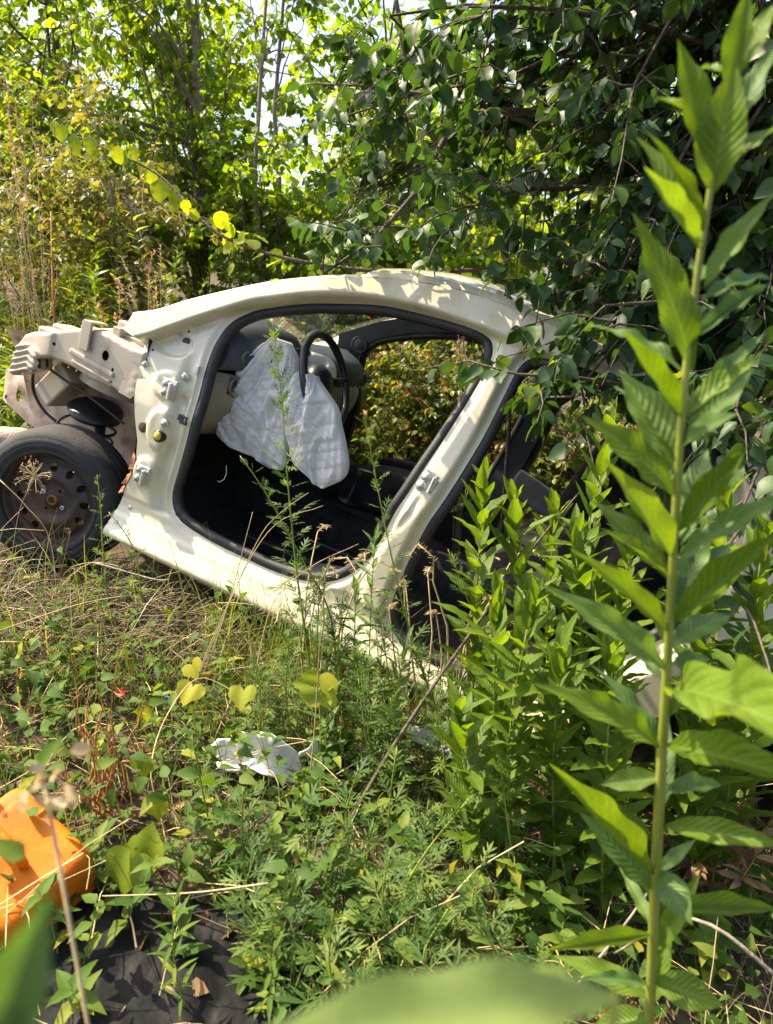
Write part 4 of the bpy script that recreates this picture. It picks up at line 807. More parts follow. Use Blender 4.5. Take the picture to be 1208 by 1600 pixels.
tree('dark_leaved_tree', 'dark glossy leaved tree leaning over the car roof', 'tree', B1, tp1, E1, T_NEAR, 0.060, 'dark', twigs=11, per=12, tlen=0.36, trad=0.055, seed=3, split=300, hold=above_roof,
     limbs_extra=[[at(1010, 165, 2.9), at(860, 175, 2.8), at(725, 185, 2.7), at(650, 300, 2.65), at(590, 370, 2.6), at(505, 428, 2.55)], [tp1, at(900, 60, 2.9), at(760, 120, 2.75), at(720, 185, 2.7)],
                  [at(1000, 230, 2.8), at(900, 290, 2.7), at(790, 300, 2.6), at(700, 370, 2.55)], [at(1170, 560, 2.7), at(1000, 600, 2.2), at(900, 590, 2.1), at(810, 585, 2.05)]])
# arching twig with a row of big round lit leaves, left of the dark tree
P = spline(np.array([at(100, 205, 3.6), at(170, 235, 3.5), at(250, 275, 3.4), at(310, 340, 3.3), at(370, 380, 3.25), at(480, 410, 3.2), at(620, 425, 3.2), at(800, 420, 3.2)]), 0.05)
bs = np.array([P[-1][0], P[-1][1], float(gz(P[-1][0], P[-1][1]))])
tg = thing('arching_sapling', 'thin arching sapling with a row of big round yellow-green leaves above the car front', 'sapling', tuple(bs))
V, F = tube(np.concatenate([P, [bs + np.array([0.02, 0, 0.9]), bs]]) - bs, np.linspace(0.004, 0.011, len(P) + 2), 6); obj('stem', V, F, M['bark'], tg)
G['roundleaf'] = leafmat('leaf_round', [(0.0, (0.192, 0.272, 0.015)), (1.0, (0.333, 0.394, 0.023))], 0.6, (1.6, 1.5, 0.3), 0.45, 0.4, 'random')
lmesh = mdata('leaf', *leaf_grid(roundl, 8, 6, 0.12, 0.15, 0.08)[:2], G['roundleaf'])
def place(par, data, pos, A, U, size, name='leaf', base=None, wscale=1.0):
    Rm = orient(np.asarray(A, float)[None], np.asarray(U, float)[None])[0] * size; Rm = Rm * np.array([wscale, 1, 1])
    o = link(name, data, par); mt = Matrix([[float(Rm[r, c]) for c in range(3)] for r in range(3)]).to_4x4(); mt.translation = Vector(np.asarray(pos, float) - base); o.matrix_local = mt; return o
for (u, v, s) in ((95, 205, .085), (112, 222, .10), (142, 225, .10), (85, 200, .07), (180, 240, .10), (148, 240, .07), (208, 240, .08), (235, 275, .11), (250, 290, .12), (270, 300, .13), (278, 320, .10), (224, 265, .08), (195, 245, .09)):
    place(tg, lmesh, at(u, v - 12, 3.45), np.array([rgt.normal(0, .25), -0.15, -1]), np.array([rgt.normal(-.2, .4), -1, 0.35]), .78 * s * rgt.uniform(.8, 1.15), base=bs)
for k_ in range(40):
    q = P[rgt.integers(len(P) // 3, len(P))]; place(tg, lmesh, q + rgt.normal(0, .04, 3), rgt.normal(0, .6, 3) + np.array([0, 0, -.7]), rgt.normal(0, .5, 3) + np.array([0, -.3, 1]), rgt.uniform(.05, .085), base=bs)

# trees of the wood behind: each with its own crown
WOOD = [  # x, y, height, crown radius, leaf size, material, label
    (-3.7, 8.2, 4.5, 1.5, .082, 'bright', 'tall bright green tree at the top left corner'),
    (-2.1, 7.4, 4.4, 1.4, .082, 'bright', 'bright green tree left of the sky gap'),
    (-0.1, 7.6, 4.4, 1.4, .082, 'bright', 'yellow-green lit tree behind the top of the roof'),
    (-5.0, 9.3, 4.6, 1.5, .10, 'bright', 'bright leafy tree behind the left edge of the bank'),
    (1.6, 7.2, 4.2, 1.4, .082, 'bright', 'green tree glimpsed through the dark branches'),
    (3.6, 7.8, 4.4, 1.5, .082, 'bright', 'green tree behind the right hand stems'),
    (0.9, 10.5, 4.6, 1.8, .12, 'bright', 'far green tree behind the middle of the wood'),
    (-2.9, 11.5, 4.8, 1.8, .12, 'bright', 'far tree rising behind the sky gap'),
    (5.0, 10.5, 5.2, 2.0, .12, 'bright', 'far tree at the right end of the wood')]
for k_, (x, y, h, r, lf, mt, lb) in enumerate(WOOD):
    z0 = float(gz(x, min(y, 16))); rg = np.random.default_rng(100 + k_)
    ends = ball((x, y, z0 + h * 0.60), (r, r, h * 0.42), 34, rg, 0.1)
    tree('woodland_tree', lb, 'tree', (x, y, z0), (x + rg.normal(0, .2), y, z0 + h * 0.92), ends, T_MID if y < 8 else T_FAR, lf, mt, twigs=8, per=14, tlen=0.55, trad=0.06, group='trees of the wood', seed=200 + k_, limb_from=0.12, bark='palebark' if k_ % 2 else 'bark')
# two bare pale stems standing in the sky gap
for k_, (u, lb) in enumerate(((432, 'thin bare pale trunk at the left of the sky gap'), (457, 'thin bare pale trunk at the right of the sky gap'))):
    b0 = at(u, 400, 6.4); b0[2] = gz(b0[0], b0[1]); ends = np.array([at(u + d, v, 6.4) for d, v in ((-40, 40), (30, 10), (60, 80), (-20, -60), (25, -90))])
    tree('slender_tree', lb, 'tree', b0, at(u + 4, -160, 6.4), ends, T_MID, 0.075, 'bright', bark='palebark', twigs=4, per=7, tlen=0.4, trad=0.03, seed=40 + k_, limb_from=0.6)
# shrubs of the second row
SHR = [  # x, y, height, radius, leaf, template, mat, twigs, per, label, category
    (-2.75, 4.9, 1.9, .75, .050, T_NARROW, 'olive', 11, 16, 'tall pale olive bush on the bank behind the car nose', 'bush'),
    (-3.5, 5.4, 2.3, .80, .055, T_NARROW, 'olive', 11, 16, 'straggly olive bush at the left edge of the bank', 'bush'),
    (-1.9, 5.3, 2.1, .75, .050, T_MID, 'olive', 11, 15, 'dull olive bush above the brown seed heads', 'bush'),
    (-2.35, 6.2, 2.6, .85, .05, T_MID, 'olive', 10, 15, 'greyish thin bush halfway up the bank', 'bush'),
    (-3.1, 6.4, 2.6, .85, .06, T_MID, 'bright', 12, 16, 'green bush on the upper bank left of the slender saplings', 'bush'),
    (-4.1, 6.6, 2.8, .9, .06, T_NARROW, 'olive', 13, 17, 'pale bush at the upper left edge of the bank', 'bush'),
    (-1.8, 6.9, 2.8, .9, .06, T_MID, 'bright', 12, 16, 'green bush under the sky gap', 'bush'),
    (-1.1, 6.4, 2.7, .9, .065, T_MID, 'bright', 11, 15, 'light green bush behind the windscreen pillar', 'bush'),
    (-0.1, 6.5, 2.8, .9, .070, T_MID, 'bright', 11, 15, 'sunlit green bush behind the roof', 'bush'),
    (0.9, 6.2, 2.9, .95, .070, T_MID, 'bright', 11, 15, 'bright bush behind the leaning dark tree', 'bush'),
    (2.2, 5.0, 2.9, .95, .070, T_MID, 'bright', 11, 15, 'lit bush behind the leaning tree trunk', 'bush'),
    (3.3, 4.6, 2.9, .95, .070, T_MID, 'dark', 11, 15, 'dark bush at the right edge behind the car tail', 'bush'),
    (-0.45, 4.75, 1.25, .60, .036, T_MID, 'mixed', 13, 17, 'red and green leaved shrub seen through the windscreen', 'shrub'),
    (0.25, 4.6, 1.35, .60, .036, T_MID, 'mixed', 15, 18, 'rusty and yellow leaved shrub seen through the door opening', 'shrub'),
    (0.85, 4.45, 1.25, .60, .036, T_MID, 'mixed', 15, 18, 'reddish shrub seen beside the centre pillar', 'shrub'),
    (1.5, 4.2, 1.2, .60, .040, T_MID, 'mixed', 12, 16, 'yellowing shrub seen through the rear door opening', 'shrub'),
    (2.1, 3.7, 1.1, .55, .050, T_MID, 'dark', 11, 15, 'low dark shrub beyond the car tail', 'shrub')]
for k_, (x, y, h, r, lf, tm, mt, tw_, pr, lb, ct) in enumerate(SHR):
    z0 = float(gz(x, y)); rg = np.random.default_rng(300 + k_)
    ends = ball((x, y, z0 + h * 0.52), (r, r * .8, h * 0.46), 38, rg, 0.05); ends[:, 2] = np.maximum(ends[:, 2], z0 + 0.08)
    tree('shrub' if ct == 'shrub' else 'bush', lb, ct, (x, y, z0), (x + rg.normal(0, .1), y, z0 + h * 0.75), ends, tm, lf, mt, twigs=tw_ - 2, per=int(pr * .72), tlen=0.30, trad=0.022, seed=400 + k_, limb_from=0.02, bark='palebark' if mt == 'olive' else 'bark')
# far edge of the wood, one mass
rg = np.random.default_rng(77); n = 26000
px_ = rg.uniform(-26, 26, n); py_ = rg.uniform(13, 22, n); top_ = 4.0 + 1.8 * np.sin(px_ * 0.55 + 1) + 0.8 * np.sin(px_ * 1.7); zt = gz(np.clip(px_, -12, 12), np.full(n, 16.0))
pz_ = zt - 0.3 + rg.random(n) ** 0.8 * np.maximum(top_ * (1.0 - 0.5 * np.exp(-((px_ + 2.6) / 1.6) ** 2)), 1.2)
V, F, T = scatter(T_FAR, np.stack([px_, py_, pz_], 1), rg.normal(0, 1, (n, 3)) + np.array([0, 0, -.4]), rg.normal(0, .6, (n, 3)) + np.array([0, 0, 1]), rg.uniform(.18, .34, n))
obj('far_wood', V, F, G['bright'], tint=T, kind='stuff', label='far edge of the green wood behind the trees', category='wood')

# bright lance-leaved clumps and rusty seed heads on the bank
def spray(name, label, cat, base, n, h, spread, tm, lf, mat, per, stem='greenstem', seed=0, seedhead=None, group=None, curve=0.25, lean=(0, 0), a0=0.2):
    rg = np.random.default_rng(seed); base = np.asarray(base, float); o = thing(name, label, cat, tuple(base), group)
    S = np.zeros((n, 3)); S[:, :2] = rg.normal(0, spread * 0.25, (n, 2)); H = h * rg.uniform(0.6, 1.05, n)
    Ed = S + np.stack([rg.normal(lean[0], spread, n), rg.normal(lean[1], spread, n), H], 1)
    P = bez(S, Ed, np.stack([0 * H, 0 * H, curve * H], 1), 7, 0.012, rg)
    V, F = tubes(P, np.linspace(0.0035, 0.0012, 7)[None] * np.ones((n, 1)), 4); obj('stems', V, F, M[stem], o)
    u = np.sort(rg.uniform(a0, 1, (n, per)), 1) * 5.999; j = u.astype(int); f = (u - j)[..., None]; ar = np.arange(n)[:, None]
    Q = (P[ar, j] * (1 - f) + P[ar, j + 1] * f).reshape(-1, 3); D = nrm(P[ar, j + 1] - P[ar, j]).reshape(-1, 3)
    ph = rg.uniform(0, 6.28, len(Q)); A = np.stack([np.cos(ph), np.sin(ph), 0 * ph], 1) + D * 0.75
    V, F, T = scatter(tm, Q, A, D + rg.normal(0, .2, D.shape), lf * rg.uniform(.6, 1.2, len(Q))); obj('leaves' if not seedhead else 'seed_heads', V, F, G[mat], o, tint=T)
    return o
for k_, (u, v, Y, n, h, lb) in enumerate(((20, 560, 4.2, 9, .85, 'bright lance-leaved clump at the left edge behind the car nose'), (75, 500, 4.6, 7, .8, 'yellow-green clump left of the rusty stem on the bank'), (40, 430, 4.9, 8, .9, 'upper yellow-green clump on the bank at the left edge'), (120, 330, 5.2, 7, .8, 'feathery pale clump beside the reddish stem'), (10, 610, 3.8, 6, .55, 'low green clump under the left edge of the bank'), (150, 450, 4.6, 8, .7, 'pale green clump above the car nose'), (240, 440, 4.8, 8, .7, 'pale clump left of the windscreen pillar'), (90, 250, 5.6, 8, .9, 'pale clump high on the bank at the left'), (20, 180, 6.0, 8, .9, 'feathery clump at the left edge below the trees'), (190, 330, 5.4, 8, .8, 'grey-green clump in the middle of the bank'))):
    b0 = at(u, v, Y); zg = float(gz(b0[0], b0[1])); b0[2] = zg
    spray('lance_weed', lb, 'weed', b0, n, max(h, at(u, v - 90, Y)[2] - zg), 0.16, T_LANCE, 0.085, 'bank', 34, seed=500 + k_, group='lit weeds on the bank', a0=.3)
for k_, (u, v, Y, h, lb) in enumerate(((190, 500, 3.7, .30, 'rust brown grass seed heads behind the bonnet hinge corner'), (235, 390, 4.3, .3, 'straw coloured drooping seed heads above the car front'), (30, 230, 4.6, .35, 'brown dead leaf cluster at the left edge'), (15, 320, 4.3, .3, 'reddish dead stems at the left edge'), (725, 440, 3.5, .12, 'tiny tan grass tuft just above the roof'))):
    b0 = at(u, v, Y); zg = float(gz(b0[0], b0[1])); hh = b0[2] - zg + h; b0[2] = zg
    spray('seed_grass', lb, 'grass', b0, 9 if h > .2 else 5, hh, 0.11 if h > .2 else .05, T_NARROW, 0.03, 'redseed' if k_ in (0, 2, 3) else 'seed', 40, 'straw', 520 + k_, True, 'dry seed heads', 0.3, a0=.72)
b0 = at(72, 480, 4.4); zg = float(gz(b0[0], b0[1]))
o = thing('dead_weed', 'bare reddish brown stem standing on the bank', 'weed', (b0[0], b0[1], zg)); V, F = tube(np.array([(0, 0, 0), (0.02, 0, .4), (0.05, 0, .9), (0.10, 0, at(85, 330, 4.4)[2] - zg)]), np.linspace(.012, .005, 4), 6); obj('stem', V, F, M['redstraw'], o)
# ------------------------------------------------------------------ litter on the ground
o = thing('orange_canister', 'dirty orange plastic canister lying at the lower left edge', 'canister', (0, 0, 0))
cc = at(28, 1366, 1.16); cc[2] = max(cc[2], float(gz(cc[0], cc[1])) + 0.05)
o.location = cc; o.rotation_euler = (R(14), R(24), R(-28))
def rbox(h, e, n=20, m=44):
    u = np.linspace(-math.pi / 2, math.pi / 2, n); v = np.linspace(0, 2 * math.pi, m + 1)[:-1]; sg = lambda a, q: np.sign(a) * np.abs(a) ** q
    P = np.stack([sg(np.cos(u), e)[:, None] * sg(np.cos(v), e)[None] * h[0], sg(np.cos(u), e)[:, None] * sg(np.sin(v), e)[None] * h[1], sg(np.sin(u), e)[:, None] * np.ones((1, m)) * h[2]], -1)
    i = np.arange(n * m).reshape(n, m); j = np.roll(i, -1, 1); return P.reshape(-1, 3), np.stack([i[:-1], j[:-1], j[1:], i[1:]], -1).reshape(-1, 4)
V, F = rbox((0.125, 0.10, 0.085), 0.22)
V[:, 2] -= 0.018 * np.exp(-((V[:, 0] - .05) / .035) ** 2 - (V[:, 1] / .05) ** 2) * (V[:, 2] > 0); V[:, 0] -= 0.02 * (V[:, 2] > 0.03) * (V[:, 0] > 0) * (V[:, 2] - 0.03) / 0.05
obj('shell', V, F, M['orange'], o)
sq = 0.30; th = np.linspace(0, 2 * math.pi, 60)[:-1]; sgn = lambda a: np.sign(a) * np.abs(a) ** 0.22
V, F = ring_tube(np.stack([0.127 * sgn(np.cos(th)), 0.102 * sgn(np.sin(th)), 0 * th - 0.045], 1), 0.003, 6); obj('moulding_seam', V, F, M['orange'], o)
MB().lathe([(0, .03), (.022, .03), (.024, .026), (.024, 0)], (-0.125, 0.03, 0.03), (-1, 0, 0.2), 18).build('cap', M['black'], o)
MB().tube(spline(np.array([(-.09, 0, .08), (-.07, 0, .115), (0, 0, .12), (.03, 0, .085)]), .01), .010, 8).build('handle', M['orange'], o)

# crumpled black plastic sheet
n1, n2 = 70, 60; a = np.linspace(-0.74, -0.16, n1); b = np.linspace(0.62, 1.22, n2); A_, B_ = np.meshgrid(a, b)
wr = 0.007 * np.sin(19 * A_ + 9 * B_) + 0.005 * np.sin(31 * B_ - 13 * A_ + 1) + 0.002 * np.sin(57 * A_ + 23 * B_) + rng.normal(0, .0012, A_.shape)
edge = 0.03 * np.sin(14 * B_) * (A_ > -.2) * 0
Xs = A_ + 0.04 * np.sin(7 * B_) + edge; Ys_ = B_ + 0.04 * np.sin(6 * A_)
Zs = gz(Xs, Ys_) + 0.022 + np.abs(wr) + 0.0
i = np.arange(A_.size).reshape(A_.shape)
sheet = obj('plastic_sheet', np.stack([Xs, Ys_, Zs], -1).reshape(-1, 3), np.stack([i[:-1, :-1], i[:-1, 1:], i[1:, 1:], i[1:, :-1]], -1).reshape(-1, 4), M['sheet'], label='crumpled dirty black plastic sheet under weeds beside the orange canister', category='plastic sheet')
m_ = sheet.modifiers.new('thick', 'SOLIDIFY'); m_.thickness = 0.002

def shard(name, label, cat, u, v, Y, L, Wd, mat, rot, seed, lift=0.03, bend=0.05):
    rg = np.random.default_rng(seed); n = 16
    out = np.array([(math.cos(t) * L * (1 + .25 * rg.normal()), math.sin(t) * Wd * (1 + .25 * rg.normal())) for t in np.arange(n) * 2 * math.pi / n])
    P, F = panel(dense(out, L / 8), [], L / 8)
    z = bend * (P[:, 1] / Wd) ** 2 + bend * .5 * np.sin(P[:, 0] / L * 4) + .3 * bend * ss(.2 * Wd, .35 * Wd, P[:, 1])
    p = at(u, v, Y); p[2] = float(gz(p[0], p[1])) + lift
    ob = obj(name, np.concatenate([np.stack([P[:, 0], P[:, 1], z], 1)]), F, M[mat], label=label, category=cat); ob.location = p; ob.rotation_euler = rot
    md = ob.modifiers.new('t', 'SOLIDIFY'); md.thickness = 0.004; return ob
shard('bumper_fragment', 'broken white bumper piece lying in the weeds below the sill', 'car part', 395, 1155, 1.64, .13, .048, 'whiteplastic', (R(38), R(8), R(-12)), 1, .06)
shard('plastic_fragment', 'small white plastic splinter right of the bumper piece', 'car part', 485, 1150, 1.66, .05, .032, 'whiteplastic', (R(45), R(-10), R(20)), 2, .07)
shard('plastic_fragment', 'white trim splinter under the sill below the centre pillar', 'car part', 700, 1090, 1.75, .11, .035, 'whiteplastic', (R(45), R(18), R(-20)), 3, .16)
shard('blue_scrap', 'small blue plastic scrap among the dry stalks', 'scrap', 262, 1072, 1.85, .022, .010, 'bluescrap', (R(40), 0, .3), 4, .07, .004)
shard('red_scrap', 'small red and white wrapper scrap among the left weeds', 'scrap', 188, 1078, 1.85, .022, .010, 'redscrap', (R(40), 0, -.3), 5, .07, .004)
shard('white_scrap', 'white paper scrap far right below the car tail', 'scrap', 1130, 970, 1.9, .08, .05, 'whiteplastic', (R(60), 0, .2), 6, .12, .02)
# log behind the tyre
p = at(10, 688, 3.35); lg = thing('log', 'pale weathered log lying behind the tyre', 'log', tuple(p)); P = np.array([(-.55, -.05, -.03), (-.2, 0, 0), (.12, .06, -.02), (.16, .07, -.025)])
V, F = tube(P, np.array([.075, .07, .065, .05]), 14); V += rng.normal(0, .003, V.shape); obj('bark', V, F, M['wood'], lg); V, F = tube(np.array([(.155, .069, -.025), (.165, .071, -.0255)]), .045, 12); obj('cut_end', V, F, M['straw'], lg)

# ------------------------------------------------------------------ undergrowth
def ok_ground(x, y):
    """not inside the car's footprint, not on the sheet"""
    d = np.stack([x - CO.x, y - CO.y], -1); lx = d @ nrm(np.array([CX.x, CX.y])); ly = d @ nrm(np.array([CY.x, CY.y]))
    return ~((lx > -0.55) & (lx < 3.4) & (ly > 0.06) & (ly < 1.7))
def pts(n, xr, yr, seed, f=None):
    rg = np.random.default_rng(seed); x = rg.uniform(*xr, n * 3); y = rg.uniform(*yr, n * 3); k = ok_ground(x, y)
    if f is not None: k &= f(x, y)
    x, y = x[k][:n], y[k][:n]; return x, y, gz(x, y), rg
def litter_only(x, y): return ~((x < -.62) & (x > -1.75) & (y > 2.02 - .12 * (x + 1)) & (y < 3.1))
def mask_sheet(x, y): return ~((x > -.72) & (x < -.20) & (y > .6) & (y < 1.18))
# dead twigs and straw lying about
x, y, z, rg = pts(2600, (-2.4, 1.8), (0.7, 3.6), 31, mask_sheet)
L = rg.uniform(.05, .28, len(x)); ph = rg.uniform(0, 6.28, len(x)); dv = np.stack([np.cos(ph), np.sin(ph), rg.normal(0, .12, len(x))], 1) * L[:, None]
S = np.stack([x, y, z + rg.uniform(.003, .05, len(x))], 1); V, F = tubes(bez(S, S + dv, rg.normal(0, .02, S.shape), 4, .004, rg), np.ones((len(x), 4)) * rg.uniform(.0008, .0024, len(x))[:, None], 3)
obj('twig_litter', V, F, M['twig'], kind='stuff', label='brown dead twigs and stalks littering the ground', category='litter')
x, y, z, rg = pts(1300, (-2.2, 1.6), (0.7, 3.4), 32, mask_sheet)
L = rg.uniform(.10, .36, len(x)); ph = rg.uniform(0, 6.28, len(x)); dv = np.stack([np.cos(ph), np.sin(ph), rg.normal(.10, .22, len(x))], 1) * L[:, None]
S = np.stack([x, y, z + rg.uniform(.01, .07, len(x))], 1); V, F = tubes(bez(S, S + dv, rg.normal(0, .03, S.shape) + np.array([0, 0, .04]), 5, .003, rg), np.ones((len(x), 5)) * rg.uniform(.0006, .0016, len(x))[:, None], 3)
obj('dry_straw', V, F, M['straw'], kind='stuff', label='pale dry grass straw tangled over the ground', category='straw')
x, y, z, rg = pts(2600, (-2.4, 1.9), (0.6, 3.8), 33)
V, F, T = scatter(T_MID, np.stack([x, y, z + rg.uniform(.004, .03, len(x))], 1), rg.normal(0, 1, (len(x), 3)) * np.array([1, 1, .2]), np.array([0, 0, 1]) + rg.normal(0, .4, (len(x), 3)), rg.uniform(.02, .05, len(x)))
obj('dead_leaves', V, F, G['dead'], tint=T, kind='stuff', label='brown dead leaves scattered over the earth', category='leaves')
# low green cover, more of it beyond the reach of the single weeds
x, y, z, rg = pts(17500, (-4.2, 3.2), (0.6, 5.5), 34, lambda x, y: mask_sheet(x, y) & (litter_only(x, y) | (np.sin(37 * x) * np.sin(41 * y) > .55)) & (np.sin(4 * x + 1) * np.sin(3.3 * y) + np.sin(9 * x - 5 * y) * .5 > -.75))
V, F, T = scatter(T_WEED, np.stack([x, y, z + rg.uniform(.01, .22, len(x)) * np.where(y > 2.9, 1.8, 1)], 1), rg.normal(0, 1, (len(x), 3)) * np.array([1, 1, .35]), np.array([0, 0, 1]) + rg.normal(0, .35, (len(x), 3)), rg.uniform(.025, .06, len(x)))
obj('ground_cover', V, F, G['cover'], tint=T, kind='stuff', label='low green leaves covering the ground', category='ground cover')
def blades(name, label, n, xr, yr, seed, h, w, mat, f=None, lean=.5):
    x, y, z, rg = pts(n, xr, yr, seed, f); n = len(x); H = h * rg.uniform(.5, 1.2, n); ph = rg.uniform(0, 6.28, n); k = 5; t = np.linspace(0, 1, k)
    d = np.stack([np.cos(ph), np.sin(ph), 0 * ph], 1); sd_ = np.stack([-np.sin(ph), np.cos(ph), 0 * ph], 1); ln = rg.uniform(.2, 1.1, n) * lean
    C_ = np.stack([x, y, z], 1)[:, None] + H[:, None, None] * (t[None, :, None] * np.array([0, 0, 1.0]) * (1 - .35 * ln[:, None, None] * t[None, :, None]) + (t ** 2)[None, :, None] * ln[:, None, None] * d[:, None])
    ww = (w * rg.uniform(.6, 1.2, n))[:, None] * (1 - t ** 2 * .95)[None]; V = np.stack([C_ - sd_[:, None] * ww[..., None], C_ + sd_[:, None] * ww[..., None]], 2).reshape(-1, 3)
    i = np.arange(n * k * 2).reshape(n, k, 2); F = np.stack([i[:, :-1, 0], i[:, :-1, 1], i[:, 1:, 1], i[:, 1:, 0]], -1).reshape(-1, 4)
    obj(name, V, F, G[mat], tint=np.repeat(rg.random(n), k * 2), kind='stuff', label=label, category='grass')
x, y, z, rg = pts(1500, (-1.9, -.5), (1.9, 3.1), 38, lambda x, y: ~litter_only(x, y))
L = rg.uniform(.08, .35, len(x)); ph = rg.uniform(0, 6.28, len(x)); dv = np.stack([np.cos(ph), np.sin(ph), rg.normal(.03, .10, len(x))], 1) * L[:, None]
S = np.stack([x, y, z + rg.uniform(.003, .07, len(x))], 1); V, F = tubes(bez(S, S + dv, rg.normal(0, .03, S.shape), 5, .005, rg), np.ones((len(x), 5)) * rg.uniform(.0008, .0026, len(x))[:, None], 3)
obj('stick_litter', V, F, M['twig'], kind='stuff', label='tangle of brown sticks and stalks before the wheel and sill', category='litter')
blades('grass', 'thin green grass growing among the weeds', 4200, (-2.6, 1.8), (.7, 3.6), 35, .20, .0022, 'grass', lambda x, y: mask_sheet(x, y) & litter_only(x, y))
blades('tall_grass', 'taller dry and green grass along the sill and before the wheel', 1500, (-2.3, .3), (1.5, 2.75), 37, .36, .0018, 'grass', lambda x, y: (y > 1.75 - .25 * (x + .5)) & (litter_only(x, y) | (np.sin(23 * x) * np.sin(29 * y) > .6)), .8)
blades('bank_grass', 'yellowed long grass covering the bank and the ground behind the car', 14000, (-5.5, 4.0), (3.3, 7.0), 36, .5, .004, 'grass', None, .7)

# ------------------------------------------------------------------ single weeds
MW = [mdata('leaf', *leaf_grid(pointed, 6, 4, .25, d_, .12, .18, 5)[:2], G['weed']) for d_ in (.15, .35, .5)]
def weed(name, label, cat, base, h, pairs, lf, seed, meshes, group=None, lean=(0, 0), stem='greenstem', rad=.0022, spiral=False, el=.35, tipup=.0, wsc=1.0):
    """one upright weed: stem and single leaves"""
    rg = np.random.default_rng(seed); base = np.asarray(base, float); o = thing(name, label, cat, tuple(base), group)
    top = np.array([lean[0], lean[1], h]); t = np.linspace(0, 1, 7)[:, None]; P = t * top + np.sin(t * math.pi) * np.array([rg.normal(0, .04), rg.normal(0, .04), 0]) * h
    V, F = tube(P, np.linspace(rad, rad * .4, 7), 6); obj('stem', V, F, M[stem], o)
    ph = rg.uniform(0, 6.28)
    for k in range(pairs):
        q = .15 + .85 * (k + .5) / pairs; p = np.array([np.interp(q, t[:, 0], P[:, i]) for i in range(3)])
        for s_ in ((0,) if spiral else (0, math.pi)):
            a = ph + s_ + rg.normal(0, .25); e = el + rg.normal(0, .18) + tipup * max(0, q - .75) * 4
            place(o, meshes[rg.integers(len(meshes))], base + p, (math.cos(a) * math.cos(e), math.sin(a) * math.cos(e), math.sin(e)), np.array([0, 0, 1.0]) + (0, 0, 0) - .6 * np.array([math.cos(a), math.sin(a), 0]) * math.sin(e), lf * rg.uniform(.7, 1.1) * (1.0 if q < .8 else 1.15 - .75 * (q - .8) / .2 * .6), base=base, wscale=wsc)
        ph += 2.4 if spiral else math.pi / 2 + rg.normal(0, .15)
    return o
rgw = np.random.default_rng(55)
# ground weeds by patch: label true for each plant of the patch
PATCH = [  # n, u range, v range, label
    (34, (-20, 360), (930, 1240), 'pointed-leaf weed in the sunny patch below the wheel', .13, .055),
    (8, (150, 460), (880, 990), 'small weed at the foot of the sill', .10, .045),
    (26, (330, 640), (1150, 1380), 'low weed below the bumper piece', .13, .055),
    (28, (820, 1200), (1230, 1580), 'dark weed at the lower right', .15, .065),
    (18, (440, 860), (1400, 1580), 'weed at the bottom, right of the plastic sheet', .16, .065),
    (20, (90, 440), (1360, 1590), 'weed growing through the black plastic sheet', .12, .055)]
ORD = 'first second third fourth fifth sixth seventh eighth ninth tenth eleventh twelfth thirteenth fourteenth fifteenth sixteenth seventeenth eighteenth nineteenth twentieth'.split()
def ordinal(k, n):
    """place in the row, counted from the nearer end"""
    return (ORD[k] + ' from the left') if k < (n + 1) // 2 else (ORD[n - 1 - k] + ' from the right')
for (n, us, vs, lb, h, lf) in PATCH:
    spots = []; tries = 0
    while len(spots) < n and tries < 400:
        tries += 1; u, v = rgw.uniform(*us), rgw.uniform(*vs); r = ray(u, v); Y = 1.5
        for _ in range(12):
            p = CAM + r * (Y / r[1]); Y = Y + (p[2] - float(gz(p[0], p[1]))) * 0.8 * (r[1] / -r[2]) if r[2] < 0 else Y
        p = CAM + r * (Y / r[1])
        if not (0.45 < Y < 3.2) or not ok_ground(np.array([p[0]]), np.array([p[1]]))[0]: continue
        p[2] = float(gz(p[0], p[1])); spots.append((u, p))
    for k, (u, p) in enumerate(sorted(spots, key=lambda q: q[0])):
        weed('ground_weed', lb + ', ' + ordinal(k, len(spots)), 'weed', p, h * rgw.uniform(.6, 1.6), rgw.integers(3, 6), lf * rgw.uniform(.7, 1.15), 900 + k + 37 * n, MW, group=lb.replace('weed', 'weeds'), lean=(rgw.normal(0, .04), rgw.normal(0, .04)), rad=.0016)

def ground_at(u, v, Y):
    p = at(u, v, Y); return np.array([p[0], p[1], float(gz(p[0], p[1]))]), p
